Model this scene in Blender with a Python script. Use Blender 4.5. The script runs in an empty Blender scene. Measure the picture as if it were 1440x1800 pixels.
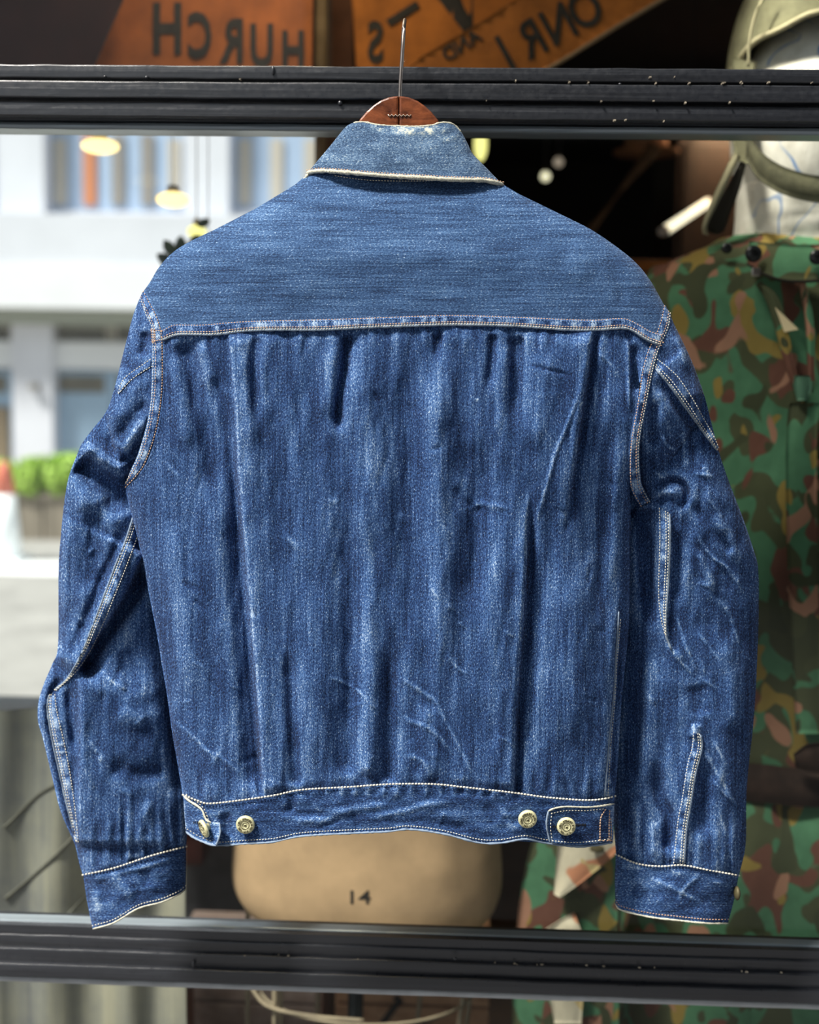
import bpy, bmesh, math, random
import numpy as np
from mathutils import Vector, Matrix

# ------------------------------------------------------------------ camera, light, exposure
SC = bpy.context.scene
COL = SC.collection
FPX = 2000.0
CAM = np.array([0.0, -1.27, 1.5])
YAW, PITCH, ROLL = math.radians(2.0), math.radians(-5.5), math.radians(0.95)


def cam_axes():
    cy, sy = math.cos(YAW), math.sin(YAW)
    fwd = np.array([-sy * math.cos(PITCH), cy * math.cos(PITCH), math.sin(PITCH)])
    r = np.array([cy, sy, 0.0])
    u = np.cross(r, fwd)
    return r * math.cos(ROLL) + u * math.sin(ROLL), -r * math.sin(ROLL) + u * math.cos(ROLL), fwd


AX_R, AX_U, AX_F = cam_axes()
cd = bpy.data.cameras.new('camera')
cd.sensor_fit = 'HORIZONTAL'
cd.sensor_width = 36.0
cd.lens = FPX / 1440.0 * 36.0
cd.clip_start = 0.05
cd.clip_end = 400
cd.dof.use_dof = True
cd.dof.focus_distance = 1.21
cd.dof.aperture_fstop = 3.4
camo_ = bpy.data.objects.new('camera', cd)
COL.objects.link(camo_)
m4 = Matrix.Identity(4)
for i in range(3):
    m4[i][0], m4[i][1], m4[i][2], m4[i][3] = AX_R[i], AX_U[i], -AX_F[i], CAM[i]
camo_.matrix_world = m4
SC.camera = camo_

W = bpy.data.worlds.new('World')
SC.world = W
W.use_nodes = True
bg = W.node_tree.nodes['Background']
bg.inputs[0].default_value = (0.84, 0.92, 1.0, 1)
bg.inputs[1].default_value = 0.62

sd = bpy.data.lights.new('sun', 'SUN')
sd.energy = 7.6
sd.angle = math.radians(11)
sd.color = (1.0, 0.95, 0.88)
so = bpy.data.objects.new('sun', sd)
COL.objects.link(so)
sun_dir = Vector((0.70, 0.52, -1.25)).normalized()      # from upper left, behind the photographer
so.rotation_euler = sun_dir.to_track_quat('-Z', 'Y').to_euler()

vs = SC.view_settings
vs.view_transform = 'Standard'
vs.look = 'None'
vs.gamma = 1.0
vs.use_curve_mapping = False
vs.exposure = 0.1


# ------------------------------------------------------------------ helpers
def at(px, py, Y):
    """world point(s) seen at picture position (px,py) on the vertical plane y = Y"""
    px, py, Y = np.broadcast_arrays(np.asarray(px, float), np.asarray(py, float), np.asarray(Y, float))
    a, b = (px - 720) / FPX, (900 - py) / FPX
    d = AX_F + a[..., None] * AX_R + b[..., None] * AX_U
    t = (Y - CAM[1]) / d[..., 1]
    return CAM + d * t[..., None]


def atz(px, py, z):
    d = AX_F + (px - 720) / FPX * AX_R + (900 - py) / FPX * AX_U
    return CAM + d * ((z - CAM[2]) / d[2])


ORG = {}


def thing(name, label, cat, loc=(0, 0, 0), group=None):
    o = bpy.data.objects.new(name, None)
    COL.objects.link(o)
    o.empty_display_size = 0.05
    o.location = loc
    o['label'] = label
    o['category'] = cat
    if group:
        o['group'] = group
    ORG[o.name] = np.array(loc, float)
    return o


def tag(o, label, cat, group=None):
    o['label'] = label
    o['category'] = cat
    if group:
        o['group'] = group
    return o


def build(name, verts, faces, mat, parent=None, uv=None, attr=None, smooth=True, kind=None, loc=None):
    """one mesh object from world-space vertices"""
    v = np.asarray(verts, float).reshape(-1, 3)
    if parent is not None:
        org = ORG[parent.name]
    else:
        org = np.array(loc if loc is not None else v.mean(axis=0), float)
    me = bpy.data.meshes.new(name)
    me.from_pydata((v - org).tolist(), [], faces if isinstance(faces, list) else faces.tolist())
    if smooth:
        me.polygons.foreach_set('use_smooth', np.ones(len(me.polygons), bool))
    if uv is not None:
        uvl = me.uv_layers.new(name='UVMap')
        li = np.empty(len(me.loops), np.int32)
        me.loops.foreach_get('vertex_index', li)
        uvl.data.foreach_set('uv', np.asarray(uv, np.float32).reshape(-1, 2)[li].ravel())
    if attr is not None:
        for k, a in attr.items():
            at_ = me.attributes.new(k, 'FLOAT', 'POINT')
            at_.data.foreach_set('value', np.asarray(a, np.float32).ravel())
    me.update()
    o = bpy.data.objects.new(name, me)
    COL.objects.link(o)
    if mat is not None:
        me.materials.append(mat)
    if parent is not None:
        o.parent = parent
    else:
        o.location = org
    ORG[o.name] = org
    if kind:
        o['kind'] = kind
    return o


class MB:
    """collects simple shapes (world space) for one mesh"""

    def __init__(s):
        s.v, s.f = [], []

    def add(s, v, f):
        n = len(s.v)
        s.v += [tuple(p) for p in v]
        s.f += [[i + n for i in q] for q in f]
        return s

    def box(s, lo, hi):
        (x0, y0, z0), (x1, y1, z1) = lo, hi
        v = [(x0, y0, z0), (x1, y0, z0), (x1, y1, z0), (x0, y1, z0), (x0, y0, z1), (x1, y0, z1), (x1, y1, z1), (x0, y1, z1)]
        return s.add(v, [[0, 3, 2, 1], [4, 5, 6, 7], [0, 1, 5, 4], [1, 2, 6, 5], [2, 3, 7, 6], [3, 0, 4, 7]])

    def bbox(s, lo, hi, b):
        """box with chamfered edges"""
        bm = bmesh.new()
        bmesh.ops.create_cube(bm, size=1)
        lo, hi = Vector(lo), Vector(hi)
        for v in bm.verts:
            v.co = Vector([lo[i] + (v.co[i] + .5) * (hi[i] - lo[i]) for i in range(3)])
        bmesh.ops.bevel(bm, geom=bm.edges[:], offset=b, segments=2, affect='EDGES', profile=.6)
        bm.verts.index_update()
        s.add([v.co[:] for v in bm.verts], [[v.index for v in f.verts] for f in bm.faces])
        bm.free()
        return s

    def prism(s, poly, y0, y1):
        """polygon in x,z extruded from y0 to y1"""
        n = len(poly)
        v = [(p[0], y0, p[1]) for p in poly] + [(p[0], y1, p[1]) for p in poly]
        f = [list(range(n)), list(range(2 * n - 1, n - 1, -1))]
        f += [[(i + 1) % n, i, n + i, n + (i + 1) % n] for i in range(n)]
        return s.add(v, f)

    def tube(s, pts, r, n=8, cap=True):
        pts = [Vector(p) for p in pts]
        rs = r if isinstance(r, (list, tuple)) else [r] * len(pts)
        v, f = [], []
        for i, p in enumerate(pts):
            t = (pts[min(i + 1, len(pts) - 1)] - pts[max(i - 1, 0)]).normalized()
            a = Vector((0, 0, 1)) if abs(t.z) < .9 else Vector((1, 0, 0))
            x = t.cross(a).normalized()
            y = t.cross(x)
            for k in range(n):
                an = 2 * math.pi * k / n
                v.append(p + x * math.cos(an) * rs[i] + y * math.sin(an) * rs[i])
        for i in range(len(pts) - 1):
            for k in range(n):
                f.append([i * n + k, i * n + (k + 1) % n, (i + 1) * n + (k + 1) % n, (i + 1) * n + k])
        if cap:
            f.append(list(range(n - 1, -1, -1)))
            f.append([(len(pts) - 1) * n + k for k in range(n)])
        return s.add(v, f)

    def lathe(s, prof, c, n=32, sx=1.0, sy=1.0):
        """profile of (radius, z) turned about the vertical through c"""
        v, f = [], []
        for (r, z) in prof:
            for k in range(n):
                a = 2 * math.pi * k / n
                v.append((c[0] + r * sx * math.cos(a), c[1] + r * sy * math.sin(a), c[2] + z))
        for i in range(len(prof) - 1):
            for k in range(n):
                f.append([i * n + k, i * n + (k + 1) % n, (i + 1) * n + (k + 1) % n, (i + 1) * n + k])
        f.append(list(range(n - 1, -1, -1)))
        f.append([(len(prof) - 1) * n + k for k in range(n)])
        return s.add(v, f)

    def ball(s, c, rx, ry, rz, n=16, m=10):
        v = [(c[0], c[1], c[2] + rz)]
        for i in range(1, m):
            t = math.pi * i / m
            for k in range(n):
                a = 2 * math.pi * k / n
                v.append((c[0] + rx * math.sin(t) * math.cos(a), c[1] + ry * math.sin(t) * math.sin(a), c[2] + rz * math.cos(t)))
        v.append((c[0], c[1], c[2] - rz))
        f = [[0, 1 + k, 1 + (k + 1) % n] for k in range(n)]
        for i in range(m - 2):
            for k in range(n):
                f.append([1 + i * n + k, 1 + (i + 1) * n + k, 1 + (i + 1) * n + (k + 1) % n, 1 + i * n + (k + 1) % n])
        b = len(v) - 1
        o = 1 + (m - 2) * n
        f += [[b, o + (k + 1) % n, o + k] for k in range(n)]
        return s.add(v, f)

    def build(s, name, mat, parent=None, smooth=False, kind=None, loc=None):
        return build(name, s.v, s.f, mat, parent, smooth=smooth, kind=kind, loc=loc)


def text_geo(txt, size=1.0, offset=0.0, extrude=0.02):
    """flat letters as triangles: vertices in x (right), y (up), z (depth)"""
    cu = bpy.data.curves.new('letters', 'FONT')
    cu.body = txt
    cu.size = size
    cu.offset = offset
    cu.extrude = extrude
    cu.align_x = 'CENTER'
    cu.align_y = 'CENTER'
    cu.resolution_u = 3
    o = bpy.data.objects.new('letters', cu)
    COL.objects.link(o)
    dg = bpy.context.evaluated_depsgraph_get()
    me = bpy.data.meshes.new_from_object(o.evaluated_get(dg))
    v = [tuple(p.co) for p in me.vertices]
    f = [list(p.vertices) for p in me.polygons]
    bpy.data.objects.remove(o)
    bpy.data.curves.remove(cu)
    bpy.data.meshes.remove(me)
    return np.array(v), f


# ------------------------------------------------------------------ materials
def nt(name):
    m = bpy.data.materials.new(name)
    m.use_nodes = True
    t = m.node_tree
    return m, t, t.nodes['Principled BSDF']


def node(t, typ, **kw):
    n = t.nodes.new(typ)
    for k, v in kw.items():
        if k.startswith('i_'):
            n.inputs[k[2:]].default_value = v
        else:
            setattr(n, k, v)
    return n


def math_(t, op, a, b=None, c=None, clamp=False):
    n = t.nodes.new('ShaderNodeMath')
    n.operation = op
    n.use_clamp = clamp
    for i, x in enumerate((a, b, c)):
        if x is None:
            continue
        if isinstance(x, (int, float)):
            n.inputs[i].default_value = x
        else:
            t.links.new(x, n.inputs[i])
    return n.outputs[0]


def ramp(t, fac, stops, mode='LINEAR'):
    n = t.nodes.new('ShaderNodeValToRGB')
    n.color_ramp.interpolation = mode
    e = n.color_ramp.elements
    while len(e) < len(stops):
        e.new(0.5)
    for i, (p, c) in enumerate(stops):
        e[i].position = p
        e[i].color = (*c, 1) if len(c) == 3 else c
    t.links.new(fac, n.inputs[0])
    return n.outputs[0]


def coords(t, scale=(1, 1, 1), kind='Object', rot=(0, 0, 0), loc=(0, 0, 0)):
    tc = t.nodes.new('ShaderNodeTexCoord')
    mp = t.nodes.new('ShaderNodeMapping')
    mp.inputs['Scale'].default_value = scale
    mp.inputs['Rotation'].default_value = rot
    mp.inputs['Location'].default_value = loc
    t.links.new(tc.outputs[kind], mp.inputs[0])
    return mp.outputs[0]


def noise(t, vec, scale=1.0, detail=2.0, rough=.5, dist=0.0):
    n = node(t, 'ShaderNodeTexNoise')
    n.inputs['Scale'].default_value = scale
    n.inputs['Detail'].default_value = detail
    n.inputs['Roughness'].default_value = rough
    n.inputs['Distortion'].default_value = dist
    if vec is not None:
        t.links.new(vec, n.inputs['Vector'])
    return n.outputs[0]


def bump(t, b, h, strength=.4, dist=.001):
    n = node(t, 'ShaderNodeBump')
    n.inputs['Strength'].default_value = strength
    n.inputs['Distance'].default_value = dist
    t.links.new(h, n.inputs['Height'])
    t.links.new(n.outputs[0], b.inputs['Normal'])


def mat(name, col, rough=.6, metal=0.0, spec=.5, var=0.0, scale=(20, 20, 20), bmp=0.0, bdist=.001, kind='Object', detail=3):
    """plain colour with noise variation and fine relief"""
    m, t, b = nt(name)
    b.inputs['Roughness'].default_value = rough
    b.inputs['Metallic'].default_value = metal
    b.inputs['Specular IOR Level'].default_value = spec
    b.inputs['Base Color'].default_value = (*col, 1)
    n = noise(t, coords(t, scale, kind), 1.0, detail, .6)
    lo = tuple(c * max(0, 1 - var) for c in col)
    hi = tuple(min(1, c * (1 + var)) for c in col)
    t.links.new(ramp(t, n, [(.3, lo), (.7, hi)]), b.inputs['Base Color'])
    if bmp:
        bump(t, b, n, bmp, bdist)
    return m


def emit(name, col, strength):
    m, t, b = nt(name)
    b.inputs['Base Color'].default_value = (*col, 1)
    b.inputs['Emission Color'].default_value = (*col, 1)
    b.inputs['Emission Strength'].default_value = strength
    n = noise(t, coords(t, (8, 8, 8)), 1, 1)
    t.links.new(ramp(t, n, [(0, tuple(c * .95 for c in col)), (1, col)]), b.inputs['Base Color'])
    return m


def denim_mat(name, dark, mid, light, pale, fine=1.5, slub=.55, blot=.55, shift=0.0):
    """indigo twill: speckle, slubs along the warp, worn places from the 'wear' attribute"""
    m, t, b = nt(name)
    b.inputs['Roughness'].default_value = .88
    b.inputs['Specular IOR Level'].default_value = .18
    b.inputs['Sheen Weight'].default_value = .05
    f1 = noise(t, coords(t, (780, 380, 1), 'UV', (0, 0, .35)), 1, 2.5, .75)
    f2 = noise(t, coords(t, (520, 15, 1), 'UV', (0, 0, 0), (3, 7, 0)), 1, 2, .6)
    f3 = noise(t, coords(t, (24, 15, 1), 'UV', (0, 0, 0), (11, 2, 0)), 1, 4, .62)
    f4 = noise(t, coords(t, (90, 9, 1), 'UV', (0, 0, 0), (31, 12, 0)), 1, 3, .6)
    wn = node(t, 'ShaderNodeAttribute', attribute_name='wear')
    v = math_(t, 'MULTIPLY_ADD', math_(t, 'SUBTRACT', f1, .5), fine, .46 + shift)
    v = math_(t, 'MULTIPLY_ADD', math_(t, 'SUBTRACT', f2, .5), slub, v)
    v = math_(t, 'MULTIPLY_ADD', math_(t, 'SUBTRACT', f3, .5), blot, v)
    v = math_(t, 'MULTIPLY_ADD', math_(t, 'SUBTRACT', f4, .5), .35, v)
    v = math_(t, 'MULTIPLY_ADD', wn.outputs['Fac'], .5, v)
    f5 = noise(t, coords(t, (980, 560, 1), 'UV', (0, 0, .5), (5, 3, 0)), 1, 1.5, .6)
    v = math_(t, 'MULTIPLY_ADD', math_(t, 'SMOOTH_MAX' if False else 'MAXIMUM', math_(t, 'SUBTRACT', f5, .57), 0.0), 2.6, v)
    v = math_(t, 'SUBTRACT', v, .04)
    c = ramp(t, v, [(.16, dark), (.44, mid), (.72, light), (.98, pale)])
    t.links.new(c, b.inputs['Base Color'])
    h = math_(t, 'MULTIPLY_ADD', f2, .6, f1)
    bump(t, b, h, .55, .0006)
    return m


D_DARK, D_MID, D_LIGHT, D_PALE = (.004, .009, .030), (.017, .047, .145), (.070, .160, .360), (.46, .58, .70)
M_BODY = denim_mat('indigo_denim', D_DARK, D_MID, D_LIGHT, D_PALE, 1.6, .55, .5, .035)
M_YOKE = denim_mat('faded_indigo_denim', (.010, .023, .060), (.031, .075, .178), (.095, .190, .360), (.46, .57, .68), 1.35, .75, .35, .0)
M_COLLAR = denim_mat('worn_collar_denim', (.014, .029, .062), (.046, .094, .180), (.16, .25, .36), (.58, .60, .52), 1.5, .4, .5, .0)
M_EDGE = mat('frayed_denim_edge', (.60, .58, .46), .95, var=.45, scale=(900, 900, 900), bmp=.8)
M_THREAD = mat('cream_thread', (.78, .74, .60), .7, var=.25, scale=(500, 500, 500))
M_COPPER = mat('copper_thread', (.66, .42, .27), .7, var=.25, scale=(500, 500, 500))
M_BRASS = mat('aged_brass', (.78, .74, .44), .45, metal=.3, var=.25, scale=(300, 300, 300), bmp=.2)
M_BRASSD = mat('brass_recess', (.10, .085, .04), .6, metal=.4, var=.2)
M_STEEL = mat('hook_steel', (.42, .36, .32), .32, metal=1.0, var=.3, scale=(200, 200, 40), bmp=.15)


def wood_mat(name, c0, c1, scale=(6, 60, 60), rough=.5, bmp=.3, spec=.4):
    m, t, b = nt(name)
    b.inputs['Roughness'].default_value = rough
    b.inputs['Specular IOR Level'].default_value = spec
    n1 = noise(t, coords(t, scale), 1, 6, .65, 1.2)
    n2 = noise(t, coords(t, (30, 30, 30), loc=(4, 4, 4)), 1, 5, .7)
    v = math_(t, 'MULTIPLY_ADD', math_(t, 'SUBTRACT', n2, .5), .8, n1)
    t.links.new(ramp(t, v, [(.25, c0), (.75, c1)]), b.inputs['Base Color'])
    bump(t, b, v, bmp, .0015)
    return m


def paint_black():
    m, t, b = nt('black_painted_wood')
    n1 = noise(t, coords(t, (3, 90, 160)), 1, 6, .65, .6)
    n2 = noise(t, coords(t, (160, 160, 160)), 1, 4, .6)
    n3 = noise(t, coords(t, (45, 45, 45), loc=(2, 9, 1)), 1, 8, .75)
    c = ramp(t, n1, [(.25, (.008, .009, .012)), (.75, (.028, .031, .038))])
    chip = ramp(t, n3, [(.84, (0, 0, 0)), (.85, (1, 1, 1))])
    mx = node(t, 'ShaderNodeMix', data_type='RGBA')
    t.links.new(chip, mx.inputs[0])
    t.links.new(c, mx.inputs[6])
    mx.inputs[7].default_value = (.55, .50, .42, 1)
    t.links.new(mx.outputs[2], b.inputs['Base Color'])
    b.inputs['Specular IOR Level'].default_value = .8
    b.inputs['Coat Weight'].default_value = .4
    b.inputs['Coat Roughness'].default_value = .25
    t.links.new(ramp(t, n2, [(.3, (.26,) * 3), (.7, (.44,) * 3)]), b.inputs['Roughness'])
    h = math_(t, 'MULTIPLY_ADD', n2, .35, n1)
    bump(t, b, h, .45, .0012)
    return m


def glass_mat(name, refl=1.0, tint=(.97, .985, .98)):
    m, t, b = nt(name)
    t.nodes.remove(b)
    out = t.nodes['Material Output']
    tr = node(t, 'ShaderNodeBsdfTransparent')
    tr.inputs[0].default_value = (*tint, 1)
    gl = node(t, 'ShaderNodeBsdfGlossy')
    gl.inputs['Roughness'].default_value = 0.0
    gl.inputs['Color'].default_value = (1, 1, 1, 1)
    fr = node(t, 'ShaderNodeFresnel')
    fr.inputs['IOR'].default_value = 1.45
    mx = node(t, 'ShaderNodeMixShader')
    t.links.new(math_(t, 'MULTIPLY', fr.outputs[0], refl), mx.inputs[0])
    t.links.new(tr.outputs[0], mx.inputs[1])
    t.links.new(gl.outputs[0], mx.inputs[2])
    t.links.new(mx.outputs[0], out.inputs[0])
    return m


def camo_mat(name, cols, sc=17.0, stretch=.75):
    """blotches of several dyes printed one over another; cols[0] is the ground"""
    m, t, b = nt(name)
    b.inputs['Roughness'].default_value = .9
    b.inputs['Specular IOR Level'].default_value = .15
    cur = None
    for i, (c, th) in enumerate(cols):
        if i == 0:
            n = noise(t, coords(t, (40, 40, 40)), 1, 2)
            cur = ramp(t, n, [(.2, tuple(x * .85 for x in c)), (.8, tuple(min(1, x * 1.15) for x in c))])
            continue
        n = noise(t, coords(t, (sc, sc, sc * stretch), loc=(i * 7.3, i * 3.1, i * 5.7), rot=(0, .3 * i, 0)), 1, 0.6, .4, .5)
        f = ramp(t, n, [(th, (0, 0, 0)), (th + .012, (1, 1, 1))])
        mx = node(t, 'ShaderNodeMix', data_type='RGBA')
        t.links.new(f, mx.inputs[0])
        t.links.new(cur, mx.inputs[6])
        mx.inputs[7].default_value = (*c, 1)
        cur = mx.outputs[2]
    t.links.new(cur, b.inputs['Base Color'])
    n = noise(t, coords(t, (60, 60, 30)), 1, 3)
    bump(t, b, n, .5, .004)
    return m


M_RAIL = paint_black()
M_BEAD = mat('grey_glazing_bead', (.29, .34, .37), .28, metal=.4, var=.2, scale=(2, 40, 40), bmp=.1)
M_RUBBER = mat('black_gasket', (.008, .008, .008), .5, var=.3)
M_GLASS = glass_mat('window_glass', .32)
M_HANGER = wood_mat('varnished_walnut', (.045, .011, .005), (.36, .105, .038), (14, 60, 60), .28, .25, .5)


# ------------------------------------------------------------------ the window: rails, beads, panes
X0, X1 = -1.55, 1.35


def zrow(py, Y):
    return float(at(720, py, Y)[2])


def rail_piece(y0, y1, Yf, Yb, parent, name='moulding', seed=0, bev=.0016, mt=None):
    """a long moulding with a slightly uneven painted edge"""
    rng = random.Random(seed)
    zt, zb = zrow(y0, Yf), zrow(y1, Yf)
    n = 90
    prof = [(Yb, zb), (Yf + bev, zb), (Yf + bev * .3, zb + bev * .35), (Yf, zb + bev), (Yf - .0004, (zb + zt) / 2), (Yf, zt - bev),
            (Yf + bev * .3, zt - bev * .35), (Yf + bev, zt), (Yb, zt)]
    v, f = [], []
    k = len(prof)
    for i in range(n + 1):
        x = X0 + (X1 - X0) * i / n
        d0, d1 = rng.gauss(0, .00022), rng.gauss(0, .00022)
        for j, (y, z) in enumerate(prof):
            v.append((x, y + rng.gauss(0, .00008), z + (d0 if j < 4 else d1 if j > 4 else 0)))
    for i in range(n):
        for j in range(k):
            f.append([i * k + j, i * k + (j + 1) % k, (i + 1) * k + (j + 1) % k, (i + 1) * k + j])
    f.append(list(range(k)))
    f.append([n * k + j for j in range(k - 1, -1, -1)])
    o = build(name, v, f, mt or M_RAIL, parent, smooth=False)
    return o


def structure(o):
    o['kind'] = 'structure'
    return o


def rail(name, core, pieces, seed):
    mb = MB().box((X0, .112, zrow(core[1], .11)), (X1, .150 if seed > 5 else .19, zrow(core[0], .11)))
    r = structure(mb.build(name, M_RAIL, loc=(0, .15, zrow((core[0] + core[1]) / 2, .11))))
    for i, (a, b_, Yf) in enumerate(pieces):
        rail_piece(a, b_, Yf, .12, r, seed=seed + i)
    return r


rail_top = rail('trim_1', (119, 215), [(117, 141, .100), (145.5, 175.5, .096), (183, 209, .100)], 1)
rail_bot = rail('trim_2', (1650, 1740), [(1666, 1688, .109), (1690, 1715, .103), (1718, 1741, .096)], 11)
# glazing beads and black gaskets above and below the middle pane
for nm, a, b_, Yf in (('trim_3', 219, 231, .118), ('trim_4', 1640, 1653, .122)):
    o = structure(rail_piece(a, b_, Yf, .1395 if nm == 'trim_4' else .150, None, nm, 40 + a, .003, M_BEAD))
    g = rail_piece(b_ if nm == 'trim_3' else a - 4, b_ + 4 if nm == 'trim_3' else a, .132, .1390, o, 'gasket', 3, .001, M_RUBBER)
rail_piece(209, 219, .125, .16, rail_top, 'gasket', 5, .001, M_RUBBER)
rail_piece(1654, 1666, .126, .145, rail_bot, 'gasket', 6, .001, M_RUBBER)
structure(rail_piece(1741, 1751, .128, .15, None, 'trim_5', 7, .002, mat('pale_glazing_bead', (.55, .57, .58), .35, var=.15)))
# drips and knots of old paint
dm = MB()
for (px, py, w, h) in ((480, 124, 3, 8), (598, 181, 4, 4), (455, 163, 3, 3), (258, 136, 4, 2.5), (185, 135, 3, 2), (1090, 148, 3, 2), (340, 1695, 3, 6), (800, 1685, 4, 3)):
    c = at(px, py, .0985)
    dm.ball(c, w * .0007, .002, h * .0007, 8, 6)
build('paint_drip', dm.v, dm.f, M_RAIL, rail_top, kind='stuff')
rc = random.Random(9)
cm_ = MB()
for k in range(24):
    px = rc.gauss(1150, 130) if rc.random() < .7 else rc.uniform(20, 1430)
    row = rc.choice((141, 141, 141.5, 141, 176, 131, 207))
    if 640 < px < 770 and row > 170:
        continue
    c = at(px, row + (px - 720) * .008 + rc.gauss(0, 1.2), .0955)
    w, h = rc.uniform(.3, 1.9) * .00065, rc.uniform(.5, 1.3) * .00065
    cm_.box((c[0] - w, .0945, c[2] - h), (c[0] + w, .101, c[2] + h))
for k in range(16):
    px = rc.uniform(400, 1430)
    row = 1689.5
    c = at(px, row + (px - 720) * .034 + rc.gauss(0, 1), .1)
    w, h = rc.uniform(.6, 3) * .00065, rc.uniform(.5, 1) * .00065
    cm_.box((c[0] - w, .1020, c[2] - h), (c[0] + w, .104, c[2] + h))
build('paint_chip', cm_.v, cm_.f, mat('bare_wood_chip', (.42, .36, .27), .8, var=.5), rail_top, smooth=False, kind='stuff')


def pane(name, z0, z1):
    o = structure(MB().box((X0, .140, z0), (X1, .144, z1)).build(name, M_GLASS))
    return o


ztop, zt2, zb1, zb2 = zrow(117, .14), zrow(220, .14), zrow(1632, .14), zrow(1742, .14)
pane('window_1', zb1 - .004, zt2 + .012)
pane('window_2', ztop - .004, 2.62)
pane('window_3', .30, zb2 + .004)


# ------------------------------------------------------------------ curves and folds
def cr(pts, n):
    """n points along a smooth curve through pts (equal steps of chord length)"""
    p = np.asarray(pts, float)
    if len(p) == 2:
        s = np.linspace(0, 1, n)[:, None]
        return p[0] * (1 - s) + p[1] * s
    q = np.vstack([2 * p[0] - p[1], p, 2 * p[-1] - p[-2]])
    out = []
    for i in range(1, len(q) - 2):
        t = np.linspace(0, 1, 17)[:-1][:, None]
        a, b_, c, d = q[i - 1], q[i], q[i + 1], q[i + 2]
        out.append(.5 * (2 * b_ + (c - a) * t + (2 * a - 5 * b_ + 4 * c - d) * t * t + (3 * b_ - a - 3 * c + d) * t ** 3))
    out = np.vstack(out + [q[-2][None]])
    L = np.concatenate([[0], np.cumsum(np.linalg.norm(np.diff(out, axis=0), axis=1))])
    s = np.linspace(0, L[-1], n)
    return np.stack([np.interp(s, L, out[:, k]) for k in range(p.shape[1])], axis=1)


def coons(T, B, L, R, nu, nv):
    T, B, L, R = cr(T, nu), cr(B, nu), cr(L, nv), cr(R, nv)
    u = np.linspace(0, 1, nu)[None, :, None]
    v = np.linspace(0, 1, nv)[:, None, None]
    P = (1 - v) * T[None] + v * B[None] + (1 - u) * L[:, None] + u * R[:, None]
    P -= (1 - u) * (1 - v) * T[0] + u * (1 - v) * T[-1] + (1 - u) * v * B[0] + u * v * B[-1]
    return P


def hash2(ix, iy, seed):
    h = (ix.astype(np.int64) * 374761393 + iy.astype(np.int64) * 668265263 + seed * 1442695041) & 0x7fffffff
    h = ((h ^ (h >> 13)) * 1274126177) & 0x7fffffff
    return ((h ^ (h >> 16)) & 0xffff) / 65535.0


def vnoise(x, y, seed=0):
    ix, iy = np.floor(x), np.floor(y)
    fx, fy = x - ix, y - iy
    fx, fy = fx ** 3 * (fx * (fx * 6 - 15) + 10), fy ** 3 * (fy * (fy * 6 - 15) + 10)
    a, b_ = hash2(ix, iy, seed), hash2(ix + 1, iy, seed)
    c, d = hash2(ix, iy + 1, seed), hash2(ix + 1, iy + 1, seed)
    return (a * (1 - fx) + b_ * fx) * (1 - fy) + (c * (1 - fx) + d * fx) * fy - .5


def fbm(x, y, seed=0, oct_=3):
    s, a = 0, 1.0
    for k in range(oct_):
        s = s + a * vnoise(x * 2 ** k + 17 * k, y * 2 ** k + 5 * k, seed + k)
        a *= .5
    return s


def polydist(px, py, pts):
    """distance, signed distance (positive to the right going down) and position 0..1 along a polyline"""
    best = np.full(px.shape, 1e9)
    sd_, tt = np.zeros(px.shape), np.zeros(px.shape)
    seg = np.diff(pts, axis=0)
    ln = np.linalg.norm(seg, axis=1)
    cum = np.concatenate([[0], np.cumsum(ln)])
    for i in range(len(seg)):
        dx, dy = seg[i]
        l2 = dx * dx + dy * dy + 1e-9
        ox, oy = px - pts[i, 0], py - pts[i, 1]
        t = np.clip((ox * dx + oy * dy) / l2, 0, 1)
        qx, qy = ox - t * dx, oy - t * dy
        d = np.hypot(qx, qy)
        m = d < best
        best = np.where(m, d, best)
        sd_ = np.where(m, np.sign(-(dx * oy - dy * ox)) * d, sd_)
        tt = np.where(m, (cum[i] + t * ln[i]) / cum[-1], tt)
    return best, sd_, tt


def sstep(a, b_, x):
    t = np.clip((x - a) / (b_ - a), 0, 1)
    return t * t * (3 - 2 * t)


class Fold:
    """a ridge or valley ('g'), a fabric edge lying over its neighbour ('s') or a worn crease ('w'); sizes in pixels, heights in mm"""

    def __init__(s, kind, pts, w, a, L=50, side=1, fade=(.25, .25), wear=0.0):
        s.kind, s.w, s.a, s.L, s.side, s.fade, s.wear = kind, w, a * .001, L, side, fade, wear
        s.p = cr(pts, max(6, 5 * len(pts))) if len(pts) > 2 else np.asarray(pts, float)
        s.reach = (3 * w if kind != 's' else 3.5 * L + 4 * w)

    def eval(s, px, py, H, Wr):
        lo, hi = s.p.min(axis=0) - s.reach, s.p.max(axis=0) + s.reach
        m = (px > lo[0]) & (px < hi[0]) & (py > lo[1]) & (py < hi[1])
        if not m.any():
            return
        x, y = px[m], py[m]
        d, sd_, t = polydist(x, y, s.p)
        tp = np.ones_like(t)
        if s.fade[0] > 0:
            tp *= sstep(0, s.fade[0], t)
        if s.fade[1] > 0:
            tp *= sstep(0, s.fade[1], 1 - t)
        if s.kind == 's':
            q = sd_ * s.side
            g = 1 / (1 + np.exp(-np.clip(q / s.w * 3, -30, 30))) * np.exp(-np.maximum(q, 0) / s.L)
            H[m] += s.a * g * tp
            if s.wear:
                Wr[m] += s.wear * tp * np.exp(-((q - s.w * .6) / max(2.0, s.w * .8)) ** 2)
        else:
            g = np.exp(-(d / s.w) ** 2)
            H[m] += s.a * g * tp
            if s.wear:
                Wr[m] += s.wear * tp * g


def prof(u, n=2.4):
    u = np.clip(u, 0, 1)
    return np.maximum(1 - np.abs(2 * u - 1) ** n, 0) ** (1 / n)


def tab(t, y):
    a = np.array(t, float)
    return np.interp(y, a[:, 0], a[:, 1])


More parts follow.
